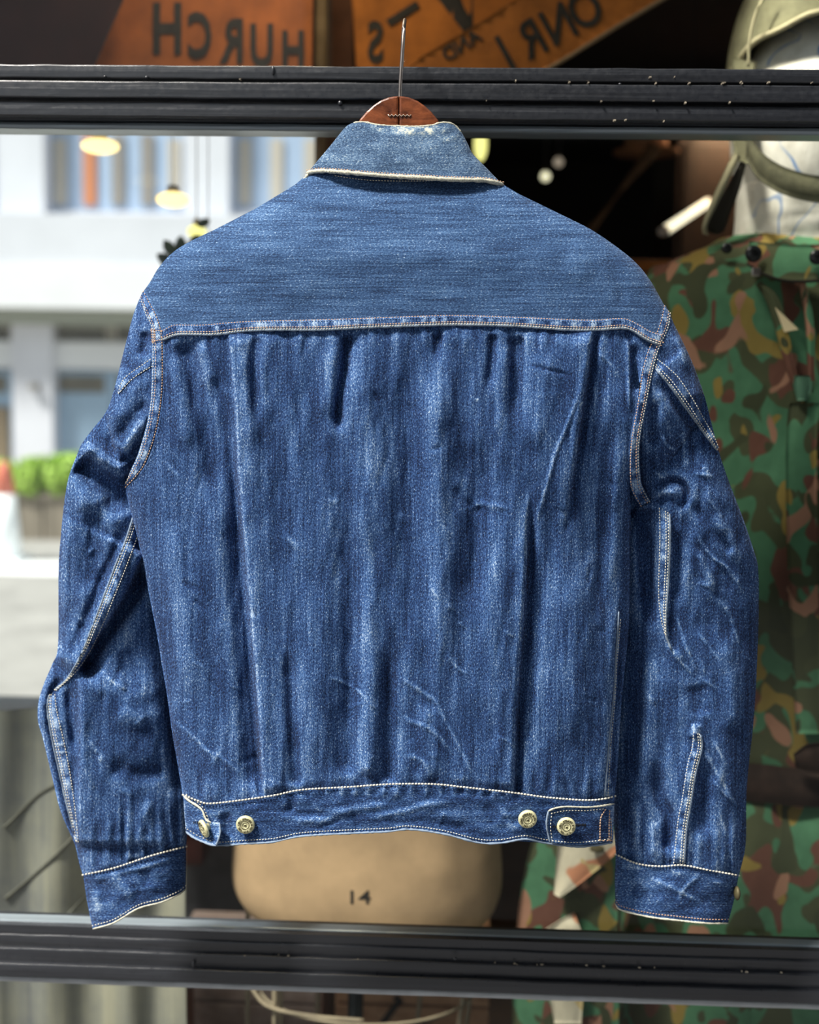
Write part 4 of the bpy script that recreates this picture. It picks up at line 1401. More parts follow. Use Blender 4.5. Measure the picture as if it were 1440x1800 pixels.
for wx0, wx1 in ((104, 190), (206, 296), (-20, 18), (376, 460)):
    fr = ppart('window', M_CURT, wx0 - 8, 572, wx1 + 6, 606, YB + .40, YB + .62, bd)
    ppart('pane', M_DARKB, wx0, 576, wx1 - 4, 600, YB + .38, YB + .41, fr)
    fr = ppart('window', M_GLASSB, wx0 - 8, 652, wx1 + 6, 862, YB + .40, YB + .62, bd)
    ppart('pane', M_DARKB, wx0, 660, wx1 - 6, 690, YB + .38, YB + .41, fr)
ppart('door', mat('brown_door', (.20, .15, .09), .6, var=.2), -60, 715, 14, 868, YB + .3, YB + .62, bd)
ppart('wall_lamp', M_CURTD, 50, 674, 64, 684, YB - .05, YB + .12, bd)

# hedge in planters
YH = 10.4


def leaves(center, size, n, seed, lmin=.03, lmax=.06):
    rg = random.Random(seed)
    mb = MB()
    for _ in range(n):
        while True:
            q = Vector((rg.uniform(-1, 1), rg.uniform(-1, 1), rg.uniform(-1, 1)))
            if abs(q.x) ** 5 + abs(q.y) ** 4 + abs(q.z) ** 2.4 < 1:
                break
        p = Vector(center) + Vector((q.x * size[0], q.y * size[1], q.z * size[2]))
        l = rg.uniform(lmin, lmax)
        a = Vector((rg.gauss(0, 1), rg.gauss(0, 1), rg.gauss(0, 1))).normalized()
        b_ = a.cross(Vector((rg.gauss(0, 1), rg.gauss(0, 1), rg.gauss(0, 1)))).normalized()
        mb.add([p - a * l, p + b_ * l * .45, p + a * l, p - b_ * l * .45], [[0, 1, 2, 3]])
    return mb


M_LEAF = mat('bright_green_leaves', (.40, .60, .09), .6, var=.35, scale=(9, 9, 9))
M_PLANT = mat('weathered_planter_wood', (.22, .19, .15), .85, var=.25, scale=(8, 8, 1))
for i, (xa, xb, top) in enumerate(((16, 72, 812), (72, 132, 806), (132, 196, 812), (-70, 14, 818))):
    a, b_ = at(xa, 880, YH), at(xb, 880, YH)
    cx, hw = (a[0] + b_[0]) / 2, (b_[0] - a[0]) / 2
    zt, zm = at(xa, top, YH)[2], at(xa, 868, YH)[2]
    lab = ('square wooden planter with bright green shrub just right of the traffic cone', 'wooden planter with green shrub, second from the cone', 'planter with green shrub hidden mostly behind the denim sleeve', 'planter with green shrub behind the traffic cone')[i]
    p = thing('shrub_planter', lab, 'planter', (cx, YH + .3, 0), 'planters along the street')
    MB().box((cx - hw * .94, YH + .05, 0), (cx + hw * .94, YH + .55, zm)).build('planter_box', M_PLANT, p)
    MB().box((cx - hw * .955, YH + .02, zm - .06), (cx + hw * .955, YH + .58, zm)).build('planter_rim', M_PLANT, p)
    lv = leaves((cx, YH + .3, (zt + zm) / 2 - .02), (hw * .72, .34, (zt - zm) / 2 + .05), 1100, 5 + i, .04, .075)
    lv.build('foliage', M_LEAF, p, kind='stuff')
# traffic cone
gb = atz(10, 986, 0)
cn = thing('traffic_cone', 'red-tipped traffic cone with white sleeve standing on the road', 'cone', (gb[0], gb[1], 0))
hc = at(10, 812, gb[1])[2]
M_CONE = mat('faded_red_plastic', (.62, .16, .10), .5, var=.1)
M_CWH = mat('white_cone_sleeve', (.80, .84, .86), .4, var=.06)
MB().box((gb[0] - .19, gb[1] - .19, 0), (gb[0] + .19, gb[1] + .19, .035)).build('base', M_CWH, cn)
MB().lathe([(.15, .03), (.098, hc * .68)], (gb[0], gb[1], 0), 24).build('sleeve', M_CWH, cn, smooth=True)
MB().lathe([(.098, hc * .68), (.045, hc - .01), (.03, hc)], (gb[0], gb[1], 0), 24).build('tip', M_CONE, cn, smooth=True)
# painted road line and kerb
l0, l1 = atz(0, 1009, 0), atz(0, 986, 0)
rl = structure(MB().box((-9, l0[1], 0), (gb[0] + 1.2, l1[1], .006)).build('trim_6', mat('white_road_paint', (.86, .86, .86), .7, var=.05)))
# unseen dark brick front behind the photographer, added to block sky reflections in the glass
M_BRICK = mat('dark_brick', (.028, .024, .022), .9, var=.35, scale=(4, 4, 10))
structure(MB().box((-1.5, -10.6, 0), (16, -10, 14)).build('wall_sky_blocker', M_BRICK))

# ------------------------------------------------------------------ shop shell
M_FLOOR = wood_mat('dark_floorboards', (.02, .012, .008), (.06, .036, .02), (2, 14, 2), .5)
M_DWALL = mat('dark_brown_wall', (.022, .014, .010), .8, var=.35, scale=(3, 3, 3))
M_CEIL = mat('dark_ceiling', (.03, .022, .018), .9, var=.2)
YW = 1.25                                      # plane of the shop's side window
xp = float(at(556, 300, YW)[0])
zhead = float(at(300, 168, YW)[2])
zsill = float(at(30, 1246, YW)[2])
xl = -2.2
structure(MB().box((xl - .1, .20, -.02), (2.6, YW + .04, .02)).build('floor', M_FLOOR))
fl2 = structure(MB().box((xp + .02, YW + .04, -.02), (2.6, 4.2, .02)).build('floor_back', M_FLOOR))
fl2.name = 'floor.001'
structure(MB().box((xl - .1, .14, 2.62), (2.6, YW + .08, 2.75)).build('ceiling', M_CEIL))
c2 = structure(MB().box((xp, YW + .08, 2.62), (2.6, 4.3, 2.75)).build('ceiling', M_CEIL))
structure(MB().box((xp + .02, 4.2, 0), (2.6, 4.3, 2.62)).build('wall_back', M_DWALL))
structure(MB().box((2.5, .20, 0), (2.6, 4.2, 2.62)).build('wall_right', M_DWALL))
structure(MB().box((xl - .1, .20, 0), (xl, YW, 2.62)).build('wall_left', M_DWALL))
structure(MB().box((xp - .01, YW + .09, 0), (xp + .05, 4.2, 2.62)).build('wall_corner', M_DWALL)).name = 'wall_side'
structure(MB().box((xl, YW, zhead), (xp, YW + .08, 2.62)).build('wall_header', mat('dark_header', (.03, .016, .013), .8, var=.3)))
structure(MB().box((xl, YW, 0), (xp, YW + .08, zsill)).build('wall_low', M_DWALL))
structure(MB().box((xl, YW + .03, zsill), (xp, YW + .036, zhead)).build('window_4', glass_mat('side_glass', .3)))
structure(MB().bbox((xl, YW - .03, zsill - .02), (xp, YW + .1, zsill + .004), .004).build('trim_7', mat('grey_sill', (.25, .26, .27), .6, var=.1)))
M_POST = wood_mat('brown_post', (.05, .022, .010), (.13, .055, .022), (40, 40, 3), .5)
structure(MB().bbox((xp, YW - .02, 0), (xp + .055, YW + .09, 2.62), .004).build('trim_8', M_POST))
# outer face of the shop above and below the window
structure(MB().box((-6, .15, 2.62), (6, .20, 3.6)).build('wall_front', mat('black_fascia', (.012, .012, .013), .5, var=.2)))
structure(MB().box((X0, .15, 0), (X1, .20, .30)).build('wall_front_low', M_RAIL)).name = 'wall_plinth'

structure(MB().box((-6, .15, 3.6), (6, .20, 4.5)).build('wall_front_upper', M_BRICK)).name = 'wall_upper'
structure(MB().box((-6, -.80, 4.38), (6, .15, 4.5)).build('sun_block_slab', M_CEIL))  # unseen slab, added to keep the sun off the upper coat
# pale bamboo-like pole inside
pa, pb_ = at(566, 0, 1.10), at(566, 300, 1.10)
pole = MB().tube([(pa[0], 1.10, .02), (pa[0], 1.10, 1.4), (pa[0], 1.10, 2.62)], .0125, 12).build('display_pole', wood_mat('pale_pole_wood', (.16, .11, .06), (.36, .27, .16), (40, 40, 4), .5), loc=(pa[0], 1.10, 0), smooth=True)
tag(pole, 'thin pale wooden pole standing upright beside the church pennant', 'pole')

# ------------------------------------------------------------------ pennants above
def felt(name, c, seed):
    m, t, b = nt(name)
    b.inputs['Roughness'].default_value = .95
    n = noise(t, coords(t, (14, 14, 14), loc=(seed, 0, 0)), 1, 5, .6)
    n2 = noise(t, coords(t, (260, 260, 260)), 1, 3, .7)
    v = math_(t, 'MULTIPLY_ADD', math_(t, 'SUBTRACT', n2, .5), .5, n)
    t.links.new(ramp(t, v, [(.25, tuple(x * .6 for x in c)), (.75, tuple(x * 1.25 for x in c))]), b.inputs['Base Color'])
    b.inputs['Sheen Weight'].default_value = .1
    bump(t, b, n2, .5, .001)
    return m


M_ORANGE = felt('orange_felt', (.42, .135, .018), 0)
M_RUST = felt('rust_felt', (.36, .105, .022), 4)
M_MAROON = felt('maroon_felt', (.035, .012, .012), 8)
M_INK = mat('dark_print', (.030, .026, .020), .9, var=.3, scale=(90, 90, 90))


def cloth_poly(name, poly, Y, m, label, group=None, th=.003, wob=.006, seed=0, thick_edge=None):
    """a felt pennant: outline in picture positions at depth Y, gently waved"""
    P = np.array(poly, float)
    n = 26
    lo, hi = P.min(0), P.max(0)
    bm = bmesh.new()
    vs_ = [bm.verts.new((p[0], p[1], 0)) for p in P]
    bm.faces.new(vs_)
    for k in range(1, n):
        for ax in (0, 1):
            c = lo[ax] + (hi[ax] - lo[ax]) * k / n
            co_, no = ([c, 0, 0], [1, 0, 0]) if ax == 0 else ([0, c, 0], [0, 1, 0])
            bmesh.ops.bisect_plane(bm, geom=bm.verts[:] + bm.edges[:] + bm.faces[:], plane_co=co_, plane_no=no)
    bm.verts.index_update()
    q = np.array([v.co[:2] for v in bm.verts])
    y = Y + wob * 2 * fbm(q[:, 0] / 90, q[:, 1] / 140, seed, 2)
    V = at(q[:, 0], q[:, 1], y)
    N = len(V)
    F = [[v.index for v in f.verts] for f in bm.faces]
    E_ = [[v.index for v in e.verts] for e in bm.edges if len(e.link_faces) == 1]
    Fa = F + [[i + N for i in f[::-1]] for f in F] + [[a, b_, b_ + N, a + N] for a, b_ in E_]
    bm.free()
    root = thing(name, label, 'pennant', tuple(V.mean(0)), group)
    build('felt', np.vstack([V, V + np.array([0, th, 0])]), Fa, m, root)
    return root, lambda x, yy: Y + wob * 2 * fbm(np.asarray(x, float) / 90, np.asarray(yy, float) / 140, seed, 2) - .0018


def letters(root, yfun, txt, cx, cy, size, ang=0.0, mirror=True, squash=.8, m=None, bold=.02, each=None, name='letter'):
    """printed letters (seen from the back of the felt, so mirrored); one object a letter"""
    out = []
    x = 0
    step = size * .74 * squash
    order = txt[::-1] if mirror else txt
    for i, ch in enumerate(order):
        if ch == ' ':
            continue
        tv, tf = text_geo(ch, 1.0, bold, .5)
        s = size * (each[i] if each else 1)
        dx = (i - (len(order) - 1) / 2) * step if each is None else each[len(order) + i]
        vx = tv[:, 0] * s * squash * (-1 if mirror else 1) + dx
        vy = -tv[:, 1] * s
        ca, sa = math.cos(ang), math.sin(ang)
        X = cx + vx * ca - vy * sa
        Yp = cy + vx * sa + vy * ca
        dep = yfun(X, Yp) - .0006 * (tv[:, 2] > 0)
        V = at(X, Yp, dep)
        out.append(build(name, V, tf, m or M_INK, root, smooth=False))
    return out


YP = .78
pm, _ = cloth_poly('felt_pennant', [(-60, -140), (232, -140), (216, 0), (160, 128), (40, 190), (-60, 200)], YP + .03, M_MAROON, 'dark maroon pennant at the far upper left of the window', seed=3)
pc, yf = cloth_poly('felt_pennant', [(240, -140), (215, 0), (165, 118), (158, 150), (548, 150), (552, -140)], YP + .08, M_RUST, 'rust orange pennant printed with mirrored letters of CHURCH', seed=5)
for ch, cx, cy, w, h in (('H', 294, 50, 50, 92), ('C', 351, 62, 42, 84), ('R', 406, 72, 42, 80), ('U', 460, 80, 40, 78), ('H', 515, 88, 38, 70), ('C', 556, 96, 10, 60)):
    if w < 20:
        continue
    tv, tf = text_geo(ch, 1.0, .035, .5)
    tv = tv - np.array([(tv[:, 0].min() + tv[:, 0].max()) / 2, (tv[:, 1].min() + tv[:, 1].max()) / 2, 0])
    sx, sy = w / np.ptp(tv[:, 0]), h / np.ptp(tv[:, 1])
    X, Yq = cx - tv[:, 0] * sx, cy - tv[:, 1] * sy
    build('letter', at(X, Yq, yf(X, Yq) - .0006 * (tv[:, 2] > 0)), tf, M_INK, pc, smooth=False)
ps, yf3 = cloth_poly('felt_pennant', [(612, -140), (618, 0), (628, 150), (860, 150), (1010, -140)], YP + .14, M_ORANGE, 'orange pennant with mirrored letter S right above the hanger hook', seed=7)
letters(ps, yf3, 'S', 660, 78, 100, 0, True, .62, bold=.03)
letters(ps, yf3, 'I', 706, 26, 80, 1.0, True, .9, bold=.05)
letters(ps, yf3, 'V', 806, 2, 150, -.32, True, .85, bold=.07)
pn, yf4 = cloth_poly('felt_pennant', [(690, 150), (740, 100), (860, 30), (1010, -70), (1200, -140), (1215, -30), (1140, 14), (1080, 50), (1000, 100), (955, 126), (900, 160)], YP + .02, M_ORANGE, 'orange pennant slanting up to the right with rows of mirrored letters', seed=11)
letters(pn, yf4, 'AND', 812, 80, 34, -.56, True, 1.0, bold=.03)
letters(pn, yf4, 'ONRI', 960, 58, 92, -.50, True, .78, bold=.02)
e0 = cr([(1214, -30), (1140, 14), (1080, 50), (1000, 100), (955, 126)], 30)
eb = MB().tube([tuple(p) for p in at(e0[:, 0], e0[:, 1], yf4(e0[:, 0], e0[:, 1]))], .004, 8)
build('binding', eb.v, eb.f, mat('tan_binding', (.30, .20, .11), .9, var=.2), pn)
pd, _ = cloth_poly('felt_pennant', [(583, -140), (583, 150), (622, 150), (616, -140)], YP + .2, felt('brown_felt', (.10, .038, .015), 2), 'narrow brown pennant strip just right of the pale pole', seed=13)

# ------------------------------------------------------------------ lamps
M_LAMPW = emit('warm_lamp_glow', (1.0, .76, .32), 1.9)
M_LAMPY = emit('yellow_lamp_glow', (.95, .90, .30), 1.25)
M_LAMPC = emit('tube_lamp_glow', (1.0, .88, .62), 1.5)
M_CORD = mat('lamp_cord', (.75, .75, .75), .7)
M_CAP = mat('lamp_cap', (.55, .50, .42), .5, metal=.3)


def pendant(px, py, w, h, Y, m, label, group, ztop=2.62):
    c = at(px, py, Y)
    k = (Y + 1.27) / FPX
    t = thing('pendant_lamp', label, 'lamp', tuple(c), group)
    MB().ball(c, w * k / 2, w * k / 2 * .8, h * k / 2, 20, 12).build('bulb', m, t, smooth=True)
    MB().lathe([(.003, h * k * .95), (w * k * .16, h * k * .85), (w * k * .22, h * k * .42)], c, 16).build('cap', M_CAP, t, smooth=True)
    MB().tube([(c[0], c[1], c[2] + h * k * .9), (c[0], c[1], ztop)], .0012, 6).build('cord', M_CORD, t)


pendant(176, 257, 66, 26, 1.10, M_LAMPW, 'glowing oblong lamp at the upper left before the blue-grey windows', 'pendant lamps')
pendant(304, 351, 58, 27, 1.05, M_LAMPW, 'glowing oblong lamp just above the left shoulder of the denim jacket', 'pendant lamps')
pendant(346, 407, 34, 24, 1.12, M_LAMPY, 'yellow lamp peeping over the left shoulder beside dark leaves', 'pendant lamps')
pendant(845, 254, 22, 56, 2.2, M_LAMPY, 'pear-shaped yellow-green lamp right of the denim collar', 'pendant lamps')
pendant(959, 310, 15, 15, 3.4, emit('pale_globe', (.80, .74, .50), 1.6), 'small pale globe lamp in the dark, lower of the pair', 'globe lamps at the back')
pendant(982, 285, 15, 15, 3.4, emit('dim_globe', (.42, .34, .26), .8), 'small dim globe lamp in the dark, upper of the pair', 'globe lamps at the back')
a, b_ = at(1169, 405, 1.7), at(1242, 357, 2.1)
tl = thing('tube_lamp', 'glowing straight tube lamp aslant beside the cap flap', 'lamp', tuple((a + b_) / 2))
MB().tube([tuple(a), tuple(b_)], .0125, 12).build('tube', M_LAMPC, tl, smooth=True)
dv = (b_ - a) / np.linalg.norm(b_ - a)
for q, s_ in ((a, -1), (b_, 1)):
    MB().tube([tuple(q), tuple(q + dv * .02 * s_)], .013, 12).build('end_cap', M_CAP, tl)
MB().tube([tuple((a + b_) / 2 + np.array([0, 0, .01])), ((a + b_)[0] / 2, (a + b_)[1] / 2, 2.62)], .0015, 6).build('hanging_wire', M_RUBBER, tl)
for (lx, ly, lz, e, col) in ((-.35, .6, 2.55, 3, (1, .80, .55)), (.9, 2.4, 2.4, 3.2, (1, .70, .42))):  # warm fill lights added below the ceiling, no fixtures in view
    ld = bpy.data.lights.new('added_fill', 'AREA')
    ld.energy = e
    ld.size = .25
    ld.color = col
    lo_ = bpy.data.objects.new('added_fill', ld)
    lo_.location = (lx, ly, lz)
    COL.objects.link(lo_)

sl_ = bpy.data.lights.new('added_head_spot', 'SPOT')      # added spot over the window to brighten the mannequin head, no lamp in view
sl_.energy = 75
sl_.spot_size = math.radians(24)
sl_.spot_blend = .8
sl_.shadow_soft_size = .06
sl_.color = (1.0, .93, .80)
slo = bpy.data.objects.new('added_head_spot', sl_)
slo.location = (.15, .24, 2.55)
slo.rotation_euler = (Vector(tuple(at(1420, 190, .48))) - slo.location).to_track_quat('-Z', 'Y').to_euler()
COL.objects.link(slo)

# potted plant behind the left shoulder
pt = at(322, 430, 1.0)
pl_ = thing('hanging_plant', 'dark-leaved plant in a hanging pot showing over the left shoulder of the jacket', 'plant', (pt[0] + .05, 1.0, pt[2] - .1))
pz = pt[2] - .19
MB().lathe([(.05, 0), (.075, .10), (.08, .105), (.065, .105)], (pt[0] + .05, 1.0, pz), 20).build('pot', mat('clay_pot', (.20, .09, .05), .8, var=.2), pl_, smooth=True)
MB().tube([(pt[0] + .05, 1.0, pz + .1), (pt[0] + .02, 1.0, pt[2] - .03), (pt[0] - .03, 1.0, pt[2] - .01)], .005, 8).build('stem', M_POST, pl_)
MB().tube([(pt[0] + .05, 1.0, pz + .1), (pt[0] + .05, 1.0, 2.62)], .001, 6).build('hanging_cord', M_CORD, pl_)
M_DLEAF = mat('dark_green_leaf', (.022, .040, .012), .4, var=.5, scale=(30, 30, 30))
rl_ = random.Random(4)
for (px, py, l, an) in ((290, 456, 34, 2.6), (298, 436, 34, 2.2), (318, 432, 36, 1.6), (300, 470, 36, 2.9), (330, 440, 34, 1.0), (358, 392, 26, .45), (345, 420, 26, .2), (310, 455, 34, 2.0)):
    c = at(px, py, 1.0 + rl_.uniform(-.03, .03))
    k = 2.27 / FPX
    v, f = [], []
    for i in range(7):
        s_ = i / 6
        wdt = math.sin(math.pi * s_) ** .7 * l * .30 * k
        bx, bz = c[0] + (s_ - .5) * l * k * math.cos(an), c[2] + (s_ - .5) * l * k * math.sin(an)
        nx, nz = -math.sin(an) * wdt, math.cos(an) * wdt
        v += [(bx - nx, c[1], bz - nz), (bx, c[1] - .004, bz), (bx + nx, c[1], bz + nz)]
    for i in range(6):
        f += [[i * 3, i * 3 + 1, i * 3 + 4, i * 3 + 3], [i * 3 + 1, i * 3 + 2, i * 3 + 5, i * 3 + 4]]
    build('leaf', v, f, M_DLEAF, pl_)

# ------------------------------------------------------------------ camouflage suit on a mannequin
YM = .62
KM = (YM - .17 + 1.27) / FPX
M_CAMO = camo_mat('spotted_camouflage', sc=21.0, cols= [((.075, .185, .098), 0), ((.072, .080, .040), .52), ((.140, .062, .042), .60), ((.26, .185, .050), .625), ((.34, .175, .110), .665), ((.058, .066, .034), .63)])
M_BEACH = camo_mat('tan_camouflage_lining', [((.62, .55, .40), 0), ((.55, .24, .13), .58), ((.55, .42, .20), .63)])
mn = thing('mannequin', 'mannequin with white cloth head printed in blue lines, at the right', 'mannequin', tuple(at(1420, 900, YM)))


def soft_tube(rows, Yc, dep, name, m, parent, n=40, nv=80, fold=None, seed=0, closed=True):
    """a garment body from rows of (y, left, right[, centre depth, half depth]) picture measures on the plane Yc"""
    R = np.array([[r[0], r[1], r[2], (r[3] if len(r) > 3 else Yc), (r[4] if len(r) > 4 else dep)] for r in rows], float)
    ys = np.linspace(R[0, 0], R[-1, 0], nv)
    C = np.stack([np.interp(ys, R[:, 0], R[:, k]) for k in range(1, 5)], 1)
    K = np.ones(5) / 5
    for k in range(4):
        C[:, k] = np.convolve(np.pad(C[:, k], 2, mode='edge'), K, 'valid')
    th = np.linspace(0, 2 * math.pi, n, endpoint=False)
    V = []
    for i, y in enumerate(ys):
        l, r, yc, d = C[i]
        a, b_ = at(l, y, yc), at(r, y, yc)
        cx, hw = (a[0] + b_[0]) / 2, (b_[0] - a[0]) / 2
        cs, sn = np.cos(th), np.sin(th)
        x = cx + hw * np.sign(cs) * np.abs(cs) ** .85
        yy = yc - d * np.sign(sn) * np.abs(sn) ** .85
        w = 1.0
        if fold:
            amp, fx, fy = fold
            w = amp * fbm(x * fx + seed, np.full_like(x, y * KM * fy), seed, 3)
            yy = yy - w
        V.append(np.stack([x, yy, np.full_like(x, (a[2] + b_[2]) / 2)], 1))
    V = np.vstack(V)
    F = [[i * n + k, (i + 1) * n + k, (i + 1) * n + (k + 1) % n, i * n + (k + 1) % n] for i in range(nv - 1) for k in range(n)]
    if closed:
        F += [list(range(n)), [(nv - 1) * n + k for k in range(n - 1, -1, -1)]]
    return build(name, V, F, m, parent)


# head: white cloth printed with blue line drawings
def cloth_blue():
    m, t, b = nt('white_cloth_blue_print')
    b.inputs['Roughness'].default_value = .8
    n = noise(t, coords(t, (11, 11, 11)), 1, 1.5, .5, .4)
    band = math_(t, 'ABSOLUTE', math_(t, 'SUBTRACT', n, .5))
    w = noise(t, coords(t, (40, 40, 40), loc=(3, 1, 1)), 1, 3)
    base = ramp(t, w, [(.3, (.62, .60, .52)), (.7, (.86, .84, .76))])
    msk = ramp(t, band, [(.006, (1, 1, 1)), (.013, (0, 0, 0))])
    gate = ramp(t, noise(t, coords(t, (14, 14, 14), loc=(9, 9, 9)), 1, 1), [(.46, (0, 0, 0)), (.56, (1, 1, 1))])
    mx = node(t, 'ShaderNodeMix', data_type='RGBA')
    t.links.new(math_(t, 'MULTIPLY', msk, gate), mx.inputs[0])
    t.links.new(base, mx.inputs[6])
    mx.inputs[7].default_value = (.10, .25, .55, 1)
    t.links.new(mx.outputs[2], b.inputs['Base Color'])
    bump(t, b, noise(t, coords(t, (70, 20, 20)), 1, 3), .5, .003)
    return m


M_HEADC = cloth_blue()
hc_ = at(1424, 226, YM - .02)
hd = MB()
KH = (YM + 1.27) / FPX
pr = []
for s_ in np.linspace(0, 1, 30):
    a = s_ * math.pi
    pr.append((max(.001, math.sin(a) ** .8 * .121 * (1 - .12 * max(0, math.cos(math.pi - a)))), -math.cos(a) * .185))
hd.lathe(pr, hc_, 40, 1.0, 1.12)
build('head', hd.v, hd.f, M_HEADC, mn)
soft_tube([(330, 1300, 1548, YM - .02, .11), (400, 1296, 1550, YM - .01, .11), (440, 1290, 1556, YM, .11)], YM, .10, 'neck', M_HEADC, mn, nv=20, fold=(.008, 30, 30), seed=3)
# cap with ear flap and chin strap
M_OLIVE = mat('olive_cotton', (.155, .150, .085), .9, var=.25, scale=(30, 30, 30), bmp=.6, bdist=.003)
M_OLIVEL = mat('pale_olive_piping', (.34, .31, .19), .9, var=.15)
M_OLIVED = mat('dark_cap_lining', (.02, .016, .010), .9)
cp = thing('field_cap', 'olive cloth cap with loose flap on the white-wrapped mannequin head', 'cap', tuple(at(1424, 80, YM)))
YC = YM - .165
# dome: its rim rides up over the brow and hangs lower at the sides
zr = at(1424, 84, YM)[2]
dv_, df_ = [], []
n1, n2 = 64, 18
for i in range(n2 + 1):
    a = i / n2 * math.pi * .5
    for k in range(n1):
        b2 = 2 * math.pi * k / n1
        w_ = math.cos(a) ** .55
        dv_.append((hc_[0] + .132 * w_ * math.cos(b2), hc_[1] + .150 * w_ * math.sin(b2), zr - .052 * (1 + math.sin(b2)) * (1 - i / n2) ** 1.5 + .125 * math.sin(a) + .003 * math.sin(9 * b2) * math.cos(a)))
for i in range(n2):
    for k in range(n1):
        df_.append([i * n1 + k, i * n1 + (k + 1) % n1, (i + 1) * n1 + (k + 1) % n1, (i + 1) * n1 + k])
build('crown', dv_, df_, M_OLIVE, cp)
eb = MB().tube([(p[0] * 1.0, p[1] - .003 * (1 if p[1] < hc_[1] else -1), p[2]) for p in dv_[:n1]] + [dv_[0]], .0045, 8)
build('piping', eb.v, eb.f, M_OLIVEL, cp)
sm_ = cr([tuple(p) for p in at([1352, 1330, 1318, 1316], [-20, 20, 70, 118], [YM - .145, YM - .135, YM - .13, YM - .125])], 16)
eb = MB().tube([tuple(p) for p in sm_], .002, 6)
build('panel_seam', eb.v, eb.f, M_OLIVEL, cp)


def ribbon(name, A, B_, yA, yB, m, parent, th=.003, n=40, nw=6):
    """a cloth band between two curves given as picture positions with depths"""
    a, b_ = cr([(x, y, d) for (x, y), d in zip(A, yA)], n), cr([(x, y, d) for (x, y), d in zip(B_, yB)], n)
    w = np.linspace(0, 1, nw)[None, :, None]
    P = a[:, None] * (1 - w) + b_[:, None] * w
    dep = P[..., 2] - .006 * np.sin(np.pi * w[..., 0])
    V = at(P[..., 0], P[..., 1], dep).reshape(-1, 3)
    N = n * nw
    F = np.vstack([grid_faces(n, nw), grid_faces(n, nw, N, True)]).tolist()
    ed = [i * nw for i in range(n)] + [(n - 1) * nw + k for k in range(1, nw)] + [i * nw + nw - 1 for i in range(n - 2, -1, -1)] + [k for k in range(nw - 2, 0, -1)]
    F += [[ed[i], ed[(i + 1) % len(ed)], ed[(i + 1) % len(ed)] + N, ed[i] + N] for i in range(len(ed))]
    return build(name, np.vstack([V, V + np.array([0, th, 0])]), F, m, parent)


# sweat band + visor edge over the brow, side piece, chin strap, loose flap
ribbon('side_strap', [(1288, 100), (1287, 170), (1287, 230), (1292, 280)], [(1330, 110), (1322, 170), (1318, 232), (1322, 290)], [YM - .07, YM - .07, YM - .08, YM - .10], [YM - .12, YM - .12, YM - .13, YM - .145], M_OLIVE, cp)
M_STRAP = mat('dark_olive_webbing', (.105, .102, .058), .9, var=.3, scale=(60, 60, 60), bmp=.6, bdist=.002)
ribbon('chin_strap', [(1314, 232), (1336, 264), (1372, 290), (1420, 306), (1470, 312)], [(1312, 278), (1332, 312), (1366, 336), (1414, 352), (1470, 360)], [YM - .145, YM - .165, YM - .18, YM - .19, YM - .195], [YM - .135, YM - .16, YM - .178, YM - .188, YM - .193], M_STRAP, cp)
ribbon('ear_flap', [(1290, 268), (1270, 310), (1252, 350), (1236, 392), (1236, 410)], [(1303, 276), (1284, 314), (1262, 358), (1244, 396), (1246, 414)], [YM - .12, YM - .12, YM - .11, YM - .10, YM - .09], [YM - .125, YM - .125, YM - .115, YM - .105, YM - .09], M_OLIVEL, cp)
ribbon('flap_lining', [(1304, 278), (1284, 318), (1260, 360), (1244, 398), (1250, 410)], [(1312, 290), (1298, 340), (1286, 372), (1274, 404), (1262, 412)], [YM - .11, YM - .11, YM - .10, YM - .09, YM - .08], [YM - .10, YM - .10, YM - .09, YM - .08, YM - .08], M_OLIVED, cp)

# the coat
ct = thing('camouflage_coat', 'green and brown spotted camouflage coat with snap collar, worn by the mannequin', 'coat', tuple(at(1420, 1000, YM)))
soft_tube([(424, 1272, 1560, YM, .10), (438, 1240, 1600, YM, .125), (456, 1190, 1650, YM, .14), (480, 1142, 1700, YM, .15), (540, 1112, 1725, YM, .165), (700, 1118, 1722, YM, .175), (1000, 1135, 1705, YM, .17),
           (1240, 1160, 1690, YM, .165), (1330, 1170, 1680, YM, .16), (1352, 1172, 1680, YM, .158)], YM, .16, 'coat_body', M_CAMO, ct, n=64, nv=120, fold=(.018, 12, 5), seed=5)
soft_tube([(1330, 1180, 1690, YM, .15), (1400, 1140, 1700, YM, .175), (1500, 1105, 1735, YM, .19), (1640, 1088, 1760, YM, .20), (1800, 1080, 1780, YM, .21), (1900, 1075, 1790, YM, .21)], YM, .17, 'coat_skirt', M_CAMO, ct, n=64, nv=70, fold=(.05, 16, 2), seed=9)
soft_tube([(470, 1150, 1235, YM + .02, .05), (560, 1085, 1200, YM + .02, .06), (800, 1060, 1185, YM + .03, .06), (1100, 1060, 1170, YM + .01, .055), (1290, 1070, 1165, YM, .05)], YM, .06, 'sleeve', M_CAMO, ct, fold=(.02, 20, 12), seed=12)
soft_tube([(470, 1605, 1700, YM + .02, .05), (560, 1650, 1770, YM + .02, .06), (800, 1670, 1800, YM + .03, .06), (1100, 1680, 1800, YM + .01, .055), (1290, 1690, 1790, YM, .05)], YM, .06, 'sleeve', M_CAMO, ct, fold=(.02, 20, 12), seed=14)
